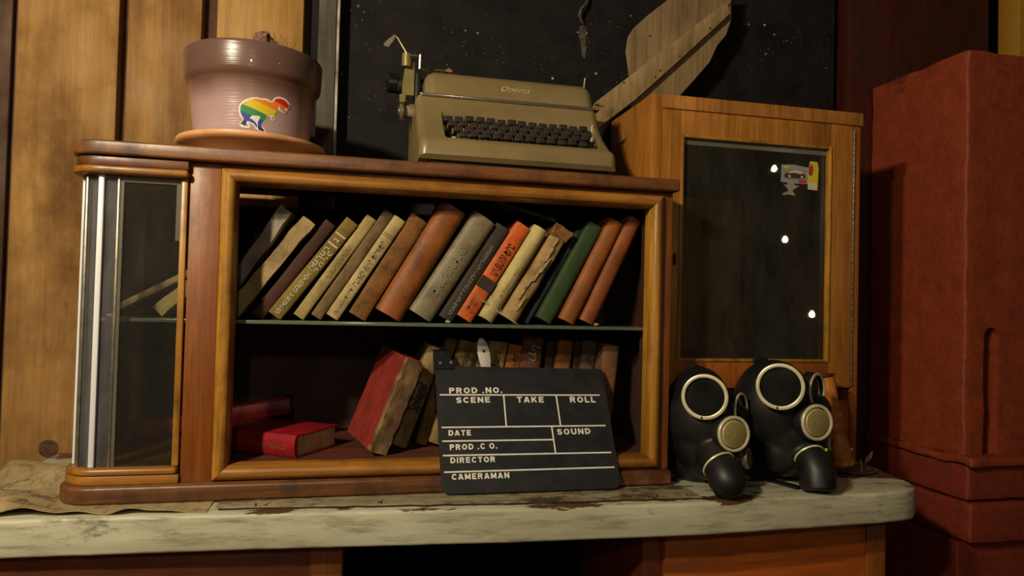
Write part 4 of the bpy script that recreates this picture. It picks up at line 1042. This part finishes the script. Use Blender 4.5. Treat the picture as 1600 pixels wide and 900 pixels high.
border = [(1118.8, 509.8), (1121.1, 494.4), (1131.3, 480.3), (1147.1, 467.9), (1165.2, 461.1), (1185.6, 456.8), (1206.0, 455.8), (1224.2, 461.7), (1242.3, 461.7), (1258.1, 466.7), (1272.9, 475.8), (1276.3, 471.3), (1285.3, 459.9), (1298.9, 454.0), (1312.5, 454.0), (1328.4, 459.5), (1339.7, 465.6), (1351.0, 478.1), (1359.0, 491.6), (1357.8, 505.2), (1346.5, 514.3), (1345.4, 525.6), (1338.6, 531.3), (1326.1, 529.0), (1310.3, 520.0), (1301.2, 514.8), (1297.8, 524.5), (1291.0, 534.7), (1289.4, 543.8), (1290.3, 558.5), (1283.1, 566.9), (1272.9, 563.0), (1263.8, 546.0), (1252.5, 546.0), (1252.5, 554.0), (1245.7, 565.3), (1233.2, 574.4), (1228.7, 582.3), (1228.7, 593.6), (1236.6, 602.7), (1246.4, 612.9), (1242.3, 619.7), (1232.1, 627.1), (1217.4, 617.4), (1206.0, 608.3), (1197.0, 604.9), (1193.6, 593.6), (1185.6, 584.5), (1163.0, 575.5), (1173.2, 593.6), (1169.8, 600.0), (1140.3, 598.6), (1125.6, 591.3), (1123.3, 576.6), (1138.1, 560.8), (1124.5, 543.8), (1119.9, 527.9)]
stk = wrapped('dinosaur_sticker', border, .0006, plain('sticker_white', (232, 226, 214), .35), pot)
m, nt, p = newmat('rainbow_print')
tcn = nt.nodes.new('ShaderNodeTexCoord'); sx = nt.nodes.new('ShaderNodeSeparateXYZ'); nt.links.new(tcn.outputs['Object'], sx.inputs[0])
def uv_t(u, v): q = pot_hit(u, v); return q.z + .35*q.x
tmin, tmax = uv_t(1231.0, 619.7), uv_t(1348.8, 487.1)
a1 = nt.nodes.new('ShaderNodeMath'); a1.operation = 'MULTIPLY_ADD'; a1.inputs[1].default_value = .35; nt.links.new(sx.outputs[0], a1.inputs[0]); nt.links.new(sx.outputs[2], a1.inputs[2])
mr = nt.nodes.new('ShaderNodeMapRange'); mr.inputs[1].default_value = tmin; mr.inputs[2].default_value = tmax; nt.links.new(a1.outputs[0], mr.inputs[0])
tt = lambda u, v: (uv_t(u, v)-tmin)/(tmax-tmin)
c_ = ramp(nt, mr.outputs[0], [(0, lin((60, 36, 84))), (tt(1217.4, 598.1), lin((58, 70, 150))), (tt(1217.4, 558.5), lin((52, 130, 76))), (tt(1208.3, 520.0), lin((214, 186, 36))), (tt(1231.0, 488.2), lin((230, 124, 36))), (tt(1294.4, 478.1), lin((210, 36, 30)))], 'CONSTANT')
nt.links.new(c_, p.inputs['Base Color']); p.inputs['Roughness'].default_value = .35
wrapped('dinosaur_print', dino, .0011, m, stk)

# ------------------------------------------------------------------ typewriter
tw = thing('typewriter', 'khaki enamelled portable typewriter with black keys on top of the bookcase', 'typewriter', (.31, .17, ZS+.0005))
enam = mottled('khaki_enamel', (122, 104, 70), (136, 117, 80), 5, .34, 0, .05, .2, (96, 78, 48), (1, 1, 1), 2, .5, 10)
TXa, TXb = .108, .492
def hull(prof, x0, x1, bev, taper=.0):
    g = MB().prism(prof, 'x', x0, x1)
    ymin = min(p[0] for p in prof); ymax = max(p[0] for p in prof)
    # narrower towards the back/top
    zmin = min(p[1] for p in prof); zmax = max(p[1] for p in prof)
    cx = (x0+x1)/2
    return g
prof = [(.036, ZS+.018), (.028, ZS+.026), (.027, ZS+.046), (.034, ZS+.056), (.050, ZS+.062), (.095, ZS+.095), (.128, ZS+.128), (.150, ZS+.166), (.152, ZS+.172), (.300, ZS+.172), (.315, ZS+.16), (.325, ZS+.014)]
g = MB().prism(prof, 'x', TXa, TXb)
# bevel the side profile edges strongly
bm = g.bm
es = [e for e in bm.edges if any(abs(f.normal.x) > .9 for f in e.link_faces) and not all(abs(f.normal.x) > .9 for f in e.link_faces) and min(v.co.z for v in e.verts) > ZS+.02]
bmesh.ops.bevel(bm, geom=es, offset=.016, segments=5, affect='EDGES', profile=.5)
me = bpy.data.meshes.new('a'); bm.to_mesh(me); bm.free()
# keyboard well
c = MB(); wx0, wx1 = .158, .477
wl = [(.046, ZS+.034), (.16, ZS+.075), (.16, ZS+.20), (.10, ZS+.20), (.046, ZS+.12)]
wl = [(.052, ZS+.040), (.133, ZS+.090), (.133, ZS+.127), (.128, ZS+.24), (.052, ZS+.24)]
c.prism(wl, 'x', wx0, wx1, .006, 3)
m2 = bpy.data.meshes.new('b'); c.bm.to_mesh(m2); c.bm.free()
me = booled(me, m2); me.transform(rootmat(tw).inverted()); smooth_mesh(me, 40)
link('body', me, enam, tw)
def twp(name, g, mat, parent=None, **k):
    g.bm.transform(rootmat(tw).inverted()); return g.build(name, mat, parent or tw, **k)
# top cover, slightly domed with rounded shoulders
prof = [(.150, ZS+.1745), (.154, ZS+.186), (.166, ZS+.214), (.180, ZS+.226), (.198, ZS+.231), (.235, ZS+.231), (.262, ZS+.224), (.270, ZS+.1745)]
g = MB().prism(prof, 'x', .128, .487)
bm = g.bm
es = [e for e in bm.edges if any(abs(f.normal.x) > .9 for f in e.link_faces) and not all(abs(f.normal.x) > .9 for f in e.link_faces) and max(v.co.z for v in e.verts) > ZS+.176]
bmesh.ops.bevel(bm, geom=es, offset=.022, segments=7, affect='EDGES', profile=.5)
cover = twp('top_cover', g, enam)
# chrome strip between body and cover
g = MB().prism([(.1445, ZS+.168), (.1445, ZS+.1735), (.300, ZS+.1742), (.300, ZS+.168)], 'x', .117, .496, .002, 2)
twp('chrome_strip', g, mottled('chrome_strip', (190, 180, 165), (220, 212, 198), 20, .18, .9, 0))
# bottom frame and rubber feet
black = plain('frame_black', (14, 13, 13), .6)
twp('base_frame', MB().box(TXa+.02, TXb-.012, .045, .315, ZS+.010, ZS+.020, .002), black)
for x in (.15, .455):
    for y in (.062, .295): twp('rubber_foot', MB().lathe([(0, 0), (.010, 0), (.011, .003), (.009, .0105), (0, .0105)], 20, Matrix.Translation((x, y, ZS+.0008))), black)
# keys
keyc = plain('key_cap', (52, 46, 42), .35); keys = plain('key_stem', (150, 130, 96), .4, .6)
twp('key_bed', MB().prism([(.058, ZS+.045), (.128, ZS+.090), (.128, ZS+.094), (.058, ZS+.049)], 'x', wx0+.004, wx1-.004), black)
rows = [(.122, ZS+.118, 14, .170, .0216), (.105, ZS+.104, 14, .178, .0213), (.088, ZS+.090, 13, .186, .0216), (.073, ZS+.076, 12, .195, .0218)]
for (y, z, n, x0, pitch) in rows:
    for i in range(n):
        x = x0+pitch*i + rnd.uniform(-.0006, .0006)
        if x > wx1-.008: continue
        zz = z+rnd.uniform(-.0015, .0015)
        Mk = Matrix.Translation((x, y, zz)) @ Matrix.Rotation(radians(-22), 4, 'X')
        g = MB().box(-.0086, .0086, -.0065, .0065, -.0075, .0045, .0018, 2, Mk)
        kk = twp('key', g, keyc)
        g = MB().box(x-.0009, x+.0009, y-.001, y+.006, zz-.020, zz-.0065); twp('key_stem', g, keys, kk)
twp('space_bar', MB().box(.222, .445, .055, .0655, ZS+.050, ZS+.061, .003), keyc)
for x in (.175, .186, .197, .458):  
    twp('key', MB().box(x-.0045, x+.0045, .0565, .063, ZS+.052, ZS+.068, .002), plain('key_cream', (176, 156, 110), .4) if x < .18 else keyc)
# raised name on the cover
Rt = Matrix.Rotation(radians(62), 4, 'X')
p0 = at(783, 141, .163); 
nm = Matrix.Translation((p0.x, .1700, p0.z)) 
me = text_mesh('Optima', .008, .35, .04)
xs_ = [v.co.x for v in me.vertices]; w0 = min(xs_); ws = max(xs_)-w0
sc_ = .060/ws
Mt = Matrix.Translation((p0.x, .1560, ZS+.193)) @ Matrix.Rotation(radians(66.8), 4, 'X') @ Matrix.Diagonal((sc_, sc_*.95, sc_*.8, 1))
for v in me.vertices: v.co.x -= w0
me.transform(rootmat(tw).inverted() @ Mt)
link('name_badge', me, mottled('badge_brass', (188, 160, 104), (222, 196, 140), 60, .35, .2, 0), tw)
# small lever at the right of the cover and line selector
def wat(px, py, Y): return at(px, py, Y)
metal = mottled('old_nickel', (150, 140, 112), (190, 180, 150), 60, .3, .85, .1)
olive = mottled('olive_metal', (112, 100, 56), (136, 122, 74), 30, .4, .2, .1)
twp('release_lever', MB().tube([wat(912, 140, .24), wat(914, 122, .235)], .0022, 8), metal)
twp('release_lever', MB().tube([wat(930, 164, .22), wat(944, 166, .22)], [.0022, .003], 8), olive)
# carriage: platen, rail, end frame, knobs and lever
YC_ = .245
car = twp('carriage_rail', MB().box(.135, .48, YC_+.03, YC_+.045, ZS+.20, ZS+.215, .002), black)
car = twp('platen', MB().tube([(.075, YC_, ZS+.212), (.485, YC_, ZS+.212)], .0175, 28), plain('platen_rubber', (20, 19, 20), .6))
pk = wat(601, 124, YC_)
twp('platen_knob', MB().tube([(pk.x+.002, YC_, ZS+.216), (pk.x+.008, YC_, ZS+.216), (pk.x+.010, YC_, ZS+.216), (pk.x+.026, YC_, ZS+.216), (pk.x+.028, YC_, ZS+.216), (.078, YC_, ZS+.216)], [.014, .0205, .0205, .0205, .013, .012], 28), plain('knob_black', (22, 20, 22), .3))
# end frame (olive plate)
ef = P2([(633, 96), (648, 97), (648, 113), (647, 150), (634, 149), (634, 160), (624, 160), (624, 148), (628, 146), (629, 128), (632, 110)], YC_-.03)
twp('end_plate', MB().prism([(p.x, p.z) for p in ef], 'y', YC_-.032, YC_-.026, .001, 1), olive)
twp('end_plate', MB().box(wat(648, 120, .23).x, wat(656, 120, .23).x, .215, .262, ZS+.155, ZS+.235, .003), black)
tb = P2([(628, 84), (644, 84), (644, 104), (628, 104)], YC_-.035)
twp('lever_housing', MB().tube([((tb[0].x+tb[1].x)/2, YC_-.035, tb[3].z), ((tb[0].x+tb[1].x)/2, YC_-.035, tb[0].z)], .0105, 20), olive)
a, b_, c_, d_ = wat(636, 84, .2), wat(622, 60, .2), wat(617, 55, .2), wat(603, 70, .2)
twp('return_lever', MB().tube([a, b_, c_], [.0022, .002, .0018], 8).prism([(q.x, q.z) for q in P2([(617, 54), (608, 60), (599, 69), (601, 73), (607, 75), (614, 66), (619, 58)], .2)], 'y', .197, .203, .0008, 1), metal)
twp('lever_link', MB().tube([wat(638, 86, .2), wat(658, 88, .2)], .0022, 8).tube([wat(657, 86, .2), wat(656, 108, .2)], .0035, 8), metal)
twp('paper_bail', MB().tube([wat(655, 107, .215), wat(705, 112, .23)], .0025, 8), metal)
twp('paper_bail_roller', MB().tube([wat(668, 105, .215), wat(675, 106, .215)], .004, 10), black)
kc_ = wat(627, 174, .23)
twp('ratchet_wheel', MB().tube([(kc_.x-.004, .23, kc_.z), (kc_.x, .23, kc_.z), (kc_.x+.004, .23, kc_.z)], [.015, .0205, .019], 28).tube([(kc_.x-.007, .23, kc_.z), (kc_.x-.004, .23, kc_.z)], .009, 20), metal)
twp('carriage_arm', MB().box(kc_.x+.004, .128, .225, .24, kc_.z-.012, kc_.z+.018, .006), mottled('arm_brownish', (110, 88, 66), (134, 110, 84), 40, .4, .3, .1))
tg = P2([(651, 186), (658, 186), (660, 196), (655, 206), (656, 220), (650, 222), (645, 210), (645, 196)], .20)
twp('dry_tape', MB().prism([(p.x, p.z) for p in tg], 'y', .197, .201, .001, 1), plain('tape_orange', (150, 96, 44), .8))
twp('dry_tape', MB().prism([(p.x, p.z) for p in P2([(694, 112), (701, 107), (707, 112), (704, 114)], .2)], 'y', .196, .20), plain('tape_orange', (150, 96, 44), .8))

# ------------------------------------------------------------------ wooden shovel behind the cabinets
YS = .37
shv = thing('wooden_shovel', 'weathered wooden shovel with a board blade and batten, leaning behind the tall cabinet', 'shovel', at(985, 140, YS))
blade1 = P2([(984, 150), (983, 118), (978, 80), (981, 58), (990, 44), (1010, 26), (1038, 4), (1062, -14), (1145, -18), (1141, 6), (1000, 136)], YS)
blade2 = P2([(1000, 138), (1141, 8), (1143, 28), (1134, 55), (1120, 72), (1108, 98), (1080, 130), (1060, 152), (1030, 168), (985, 176), (985, 152)], YS)
for bp in (blade1, blade2):
    g = MB().prism([(p.x, p.z) for p in bp], 'y', YS-.004, YS+.004, .0012, 1, Matrix.Identity(4)); g.build('blade_board', M['grey_wood'], shv, world=True)
bt = P2([(906, 204), (930, 160), (985, 118), (1060, 60), (1132, 5), (1140, 22), (1068, 88), (990, 158), (942, 194), (912, 222)], YS-.012)
MB().prism([(p.x, p.z) for p in bt], 'y', YS-.022, YS-.005, .002, 2).build('batten', M['batten'], shv, world=True)
for px, py in ((1016, 56), (975, 129), (1110, 44), (1062, 88), (1032, 110), (1024, 120)):
    p = at(px, py, YS-.005 if (px, py) == (1016, 56) else YS-.023)
    yy = YS-.0042 if px == 1016 else YS-.0222
    MB().lathe([(0, .0006), (.002, .0006), (.0028, 0)], 12, axis_frame((p.x, yy, p.z), (0, -1, 0))).build('nail_head', plain('rust_nail', (60, 34, 20), .8), shv, world=True)

# hook on the black board
hk = [at(921, -8, .43), at(916, 6, .425), at(908, 14, .42), at(905, 24, .42), at(909, 34, .428), at(912, 38, .438)]
g = MB().tube(hk, .004, 10); o = g.build('wall_hook', metal); props(o, 'small grey metal hook fixed high on the black board', 'hook')

dp = P2([(906, 40), (913, 38), (917, 46), (915, 60), (917, 74), (914, 92), (910, 88), (908, 70), (905, 56)], .438)
dr_ = MB().prism([(q.x, q.z) for q in dp], 'y', .4385, .4405, .0005, 1).build('paint_drip', mottled('drip_grey', (44, 38, 34), (96, 84, 72), 90, .6, 0, .5))
props(dr_, 'faint grey drip of paint on the black board below the hook', 'paint drip')

# ------------------------------------------------------------------ gas masks
rubber = mottled('black_rubber', (15, 13, 14), (24, 22, 21), 14, .47, 0, .08, .3, (46, 42, 38), (1, 1, 1), 4, .45, 16, .001, 90)
ringm = mottled('ring_cream_metal', (196, 184, 148), (224, 214, 180), 60, .35, .25, .05)
lens = mottled('lens_dark', (16, 17, 15), (34, 34, 30), 18, .12, 0, 0)
discm = plain('disc_brass_cream', (190, 168, 108), .45, .2); holem = plain('disc_holes', (48, 38, 22), .8)
def ring_part(root, name, loc, n, r, wdt, mat, th=.004, gap=True, upv=(0, 0, 1), sy=1.0):
    Mx = axis_frame(loc, n, upv) @ Matrix.Diagonal((1, sy, 1, 1))
    prof = [(r-wdt/2, 0), (r-wdt/2, th*.8), (r-wdt/4, th), (r+wdt/4, th), (r+wdt/2, th*.7), (r+wdt/2, 0)]
    g = MB().lathe(prof, 56, Mx, closed=True)
    return g.build(name, mat, root, world=True, ang=50)
def gasmask(label, balls, tubes, eyes, disc, valve, port, loc, extra=None):
    root = thing('gas_mask', label, 'gas mask', loc, group=None)
    g = MB()
    for (px, py, Y, r) in balls: g.ball(at(px, py, Y), r, sub=4)
    for pth, rr in tubes: g.tube([at(*p) for p in pth], rr, 28)
    me = remeshed(g, .0032, 9, .6); me.transform(rootmat(root).inverted())
    for v in me.vertices:
        wz = v.co.z + root.location.z
        if wz < ZD+.0006: v.co.z = ZD+.0006-root.location.z
    smooth_mesh(me, 180); link('rubber_face', me, rubber, root)
    for (px, py, Y, n, r) in eyes:
        c_ = at(px, py, Y); nn = Vector(n).normalized()
        # rubber cup, lens, metal ring with its clamp
        Mx = axis_frame(c_-nn*.018, nn)
        cup = MB().lathe([(r*1.12, 0), (r*1.10, .014), (r*1.03, .0185), (r*.9, .0185), (r*.9, .004), (0, .004)], 48, Mx).build('eye_cup', rubber, root, world=True, ang=60)
        le = MB().lathe([(0, .0165), (r*.5, .0160), (r*.93, .0145), (r*.93, .010), (0, .010)], 48, Mx).build('eye_lens', lens, root, world=True, ang=60)
        ri = ring_part(root, 'eye_ring', c_+nn*.0002, nn, r, r*.165, ringm, .003)
        x_, y_ = Mx.col[0].xyz, Mx.col[1].xyz
        pz = c_+nn*.0025-y_*r*1.02-x_*r*.12
        gg = MB().box(-.0016, .0016, -.0035, .0035, -.002, .003, .0006, 1, axis_frame(pz, nn)); gg.bm.transform(rootmat(root).inverted()); gg.build('ring_clamp', plain('clamp_dark', (70, 62, 46), .5, .3), ri)
    px, py, Y, n, r = disc
    c_ = at(px, py, Y); nn = Vector(n).normalized(); Mx = axis_frame(c_-nn*.012, nn)
    MB().lathe([(r*1.18, -.008), (r*1.16, .008), (r*1.05, .0115), (0, .0115)], 48, Mx).build('voice_cup', rubber, root, world=True, ang=60)
    ring_part(root, 'voice_ring', c_, nn, r*1.04, r*.20, ringm, .0045)
    dm = MB().lathe([(0, .0045), (r*.80, .0042), (r*.86, .003), (r*.88, 0)], 48, axis_frame(c_, nn)).build('voice_disc', discm, root, world=True, ang=50)
    g = MB()
    for k_ in range(1, 7):
        rr = r*.80*k_/6.6; nh = 6*k_ if k_ < 5 else 6*k_-2
        for i in range(nh):
            a = 2*pi*i/nh+k_*.3
            g.lathe([(0, .0002), (r*.042, .0002), (r*.046, 0)], 6, axis_frame(c_, nn) @ Matrix.Translation((rr*cos(a), rr*sin(a), .00455-.0003*(k_/6)**2)))
    g.bm.transform(rootmat(root).inverted()); g.build('disc_holes', holem, dm)
    for (loc_, n_, r_, l_) in valve:
        c_ = at(*loc_); nn = Vector(n_).normalized()
        MB().lathe([(r_*.9, -l_), (r_*.95, -.006), (r_, -.004), (r_, .002), (r_*.9, .004), (0, .004)], 40, axis_frame(c_, nn)).build('side_valve', M['steel'], root, world=True, ang=40)
    pth, rr, ringp, rr2 = port
    P_ = [at(*p) for p in pth]
    g = MB().tube(P_, rr, 32); g.build('breathing_tube', rubber, root, world=True, ang=50)
    d_ = (P_[1]-P_[0]).normalized()
    ring_part(root, 'tube_clamp', P_[0]+d_*.006, d_, rr2, .003, ringm, .0035)
    return root
gm2 = gasmask('black rubber gas mask with cream eye rings, the right one in front of the candlestick',
    [(1208, 632, .005, (.078, .080, .090)), (1196, 650, .030, (.068, .062, .080)), (1215, 680, .00, (.058, .055, .062)), (1240, 668, -.025, (.060, .052, .066)), (1268, 690, -.045, (.040, .038, .046)), (1258, 640, -.022, (.050, .045, .042)), (1195, 712, .030, (.052, .045, .050)), (1222, 700, -.004, (.060, .056, .056))],
    [([(1240, 690, -.02), (1268, 725, -.075)], [.045, .030])],
    [(1219, 604, -.083, (-.52, -.85, .04), .0400), (1276, 610, -.052, (.50, -.86, .02), .0315)],
    (1276, 660, -.096, (.04, -1, .06), .0298),
    [((1296, 690, -.070), (.72, -.70, .0), .018, .014)],
    ([(1262, 708, -.070), (1272, 724, -.090), (1277, 738, -.098), (1279, 762, -.104), (1279.5, 768, -.106)], [.027, .030, .0335, .033, .026], None, .0285),
    at(1215, 735, .02, ) * 1)
gm1 = gasmask('black rubber gas mask with cream eye rings, the left one against the bookcase end',
    [(1096, 650, .008, (.072, .080, .078)), (1092, 616, .010, (.052, .06, .054)), (1100, 690, .00, (.062, .055, .060)), (1112, 650, -.02, (.055, .05, .05)), (1136, 690, -.040, (.038, .036, .044)), (1092, 722, .025, (.052, .045, .044)), (1110, 708, -.012, (.056, .052, .052)), (1142, 648, -.018, (.034, .034, .030))],
    [([(1112, 690, -.02), (1128, 735, -.085)], [.045, .032])],
    [(1101, 620, -.072, (-.48, -.87, .06), .0385), (1157, 639, -.048, (.60, -.80, .04), .0285)],
    (1146, 678, -.092, (.04, -1, .06), .0288),
    [((1168, 716, -.066), (.70, -.72, .05), .0205, .016)],
    ([(1120, 722, -.082), (1130, 736, -.100), (1136, 750, -.114), (1143, 768, -.126), (1146, 778, -.132)], [.029, .031, .0335, .028, .010], None, .0305),
    at(1100, 735, .02) * 1)
# flat black strip lying on the desk between the masks
g = MB()
a, b_ = at(1170, 722, Z=ZD+.002), at(1258, 772, Z=ZD+.002)
a = Vector((.80, .03, ZD+.002)); b_ = Vector((.835, -.075, ZD+.002))
d_ = (b_-a).normalized(); n_ = Vector((-d_.y, d_.x, 0))*.011
g.prism([((a+n_).x, (a+n_).y), ((a-n_).x, (a-n_).y), ((b_-n_).x, (b_-n_).y), ((b_+n_).x, (b_+n_).y)], 'z', ZD+.0005, ZD+.0045, .0015, 2)
g.build('flat_strip', rubber, gm2, world=True)
for (px, py, Y, rt_) in ((1090, 577, .035, gm1), (1188, 563, .02, gm2)):
    p = at(px, py, Y); MB().box(-.016, .016, -.003, .003, -.010, .008, .0025, 2, Matrix.Translation(p) @ Matrix.Rotation(radians(14), 4, 'Y')).build('strap_tab', rubber, rt_, world=True)
# tiny green glint: tag on the right mask
MB().ball(at(1291, 703, -.085), (.003, .003, .004), sub=2).build('tag', plain('tag_green', (150, 190, 60), .3), gm2, world=True)
g = MB().tube([at(1048, 690, .03), at(1055, 706, .02)], .0012, 6); g.build('strap_wire', metal, gm1, world=True)

# ------------------------------------------------------------------ candlestick and its drip dish
ds = thing('drip_dish', 'flat round brown metal dish on the desk corner under the candlestick', 'dish', (1.045, .052, ZD+.0005))
MB().lathe([(0, .001), (.044, .001), (.048, .002), (.050, .005), (.0485, .0055), (.046, .0035), (0, .0028)], 48).build('dish_plate', mottled('brown_metal', (92, 74, 50), (130, 108, 78), 40, .5, .4, .2), ds, ang=50)
g = MB().tube([(.012, -.020, .003), (.010, -.022, .020), (.006, -.022, .028)], .0016, 6).prism([(.018, .018), (.034, .030), (.036, .044), (.030, .038), (.020, .030)], 'y', -.023, -.021)
g.build('metal_leaf', mottled('dull_tin', (110, 96, 76), (150, 132, 104), 50, .5, .5, .1), ds)
b0, t0 = at(1319, 727, .035), at(1288, 588, .055)
b0.z = max(b0.z, ZD+.016)
ax = (t0-b0); Lc = ax.length; axn = ax.normalized()
xx = Vector((0, 1, 0)).cross(axn).normalized(); yy = axn.cross(xx)
Rc = Matrix(((xx.x, yy.x, axn.x), (xx.y, yy.y, axn.y), (xx.z, yy.z, axn.z)))
cs = thing('candlestick', 'turned orange-brown wooden candlestick tilted behind the right gas mask', 'candlestick', b0, Rc.to_euler())
pf = [(0, 0), (.020, 0), (.0225, .004), (.0215, .010), (.018, .014), (.0195, .030), (.0185, .045), (.0155, .066), (.0135, .070), (.0185, .078), (.0195, .084), (.0165, .091), (.0125, .094), (.0185, .101), (.0190, .106), (.0140, .113), (.0125, .118), (.0165, .125), (.0170, .130), (.0155, .136), (.0185, .146), (.0190, Lc-.004), (.0155, Lc), (.0125, Lc-.003), (0, Lc-.006)]
MB().lathe(pf, 32).build('candlestick_body', mottled('wax_wood', (176, 98, 40), (204, 128, 60), 20, .45, 0, .25, .3, (120, 56, 26)), cs, ang=40)
MB().lathe([(.012, 0), (.0205, .001), (.0225, .003), (.0205, .0045), (.012, .003)], 32, Matrix.Translation((0, 0, Lc-.001)), closed=True).build('socket_rim', mottled('rim_dark', (60, 48, 34), (96, 78, 54), 50, .4, .5, .1), cs)
MB().ball((.019, -.006, .030), (.006, .006, .004), sub=2).build('wax_drip', mottled('wax_white', (200, 180, 150), (220, 204, 180), 50, .4), cs)
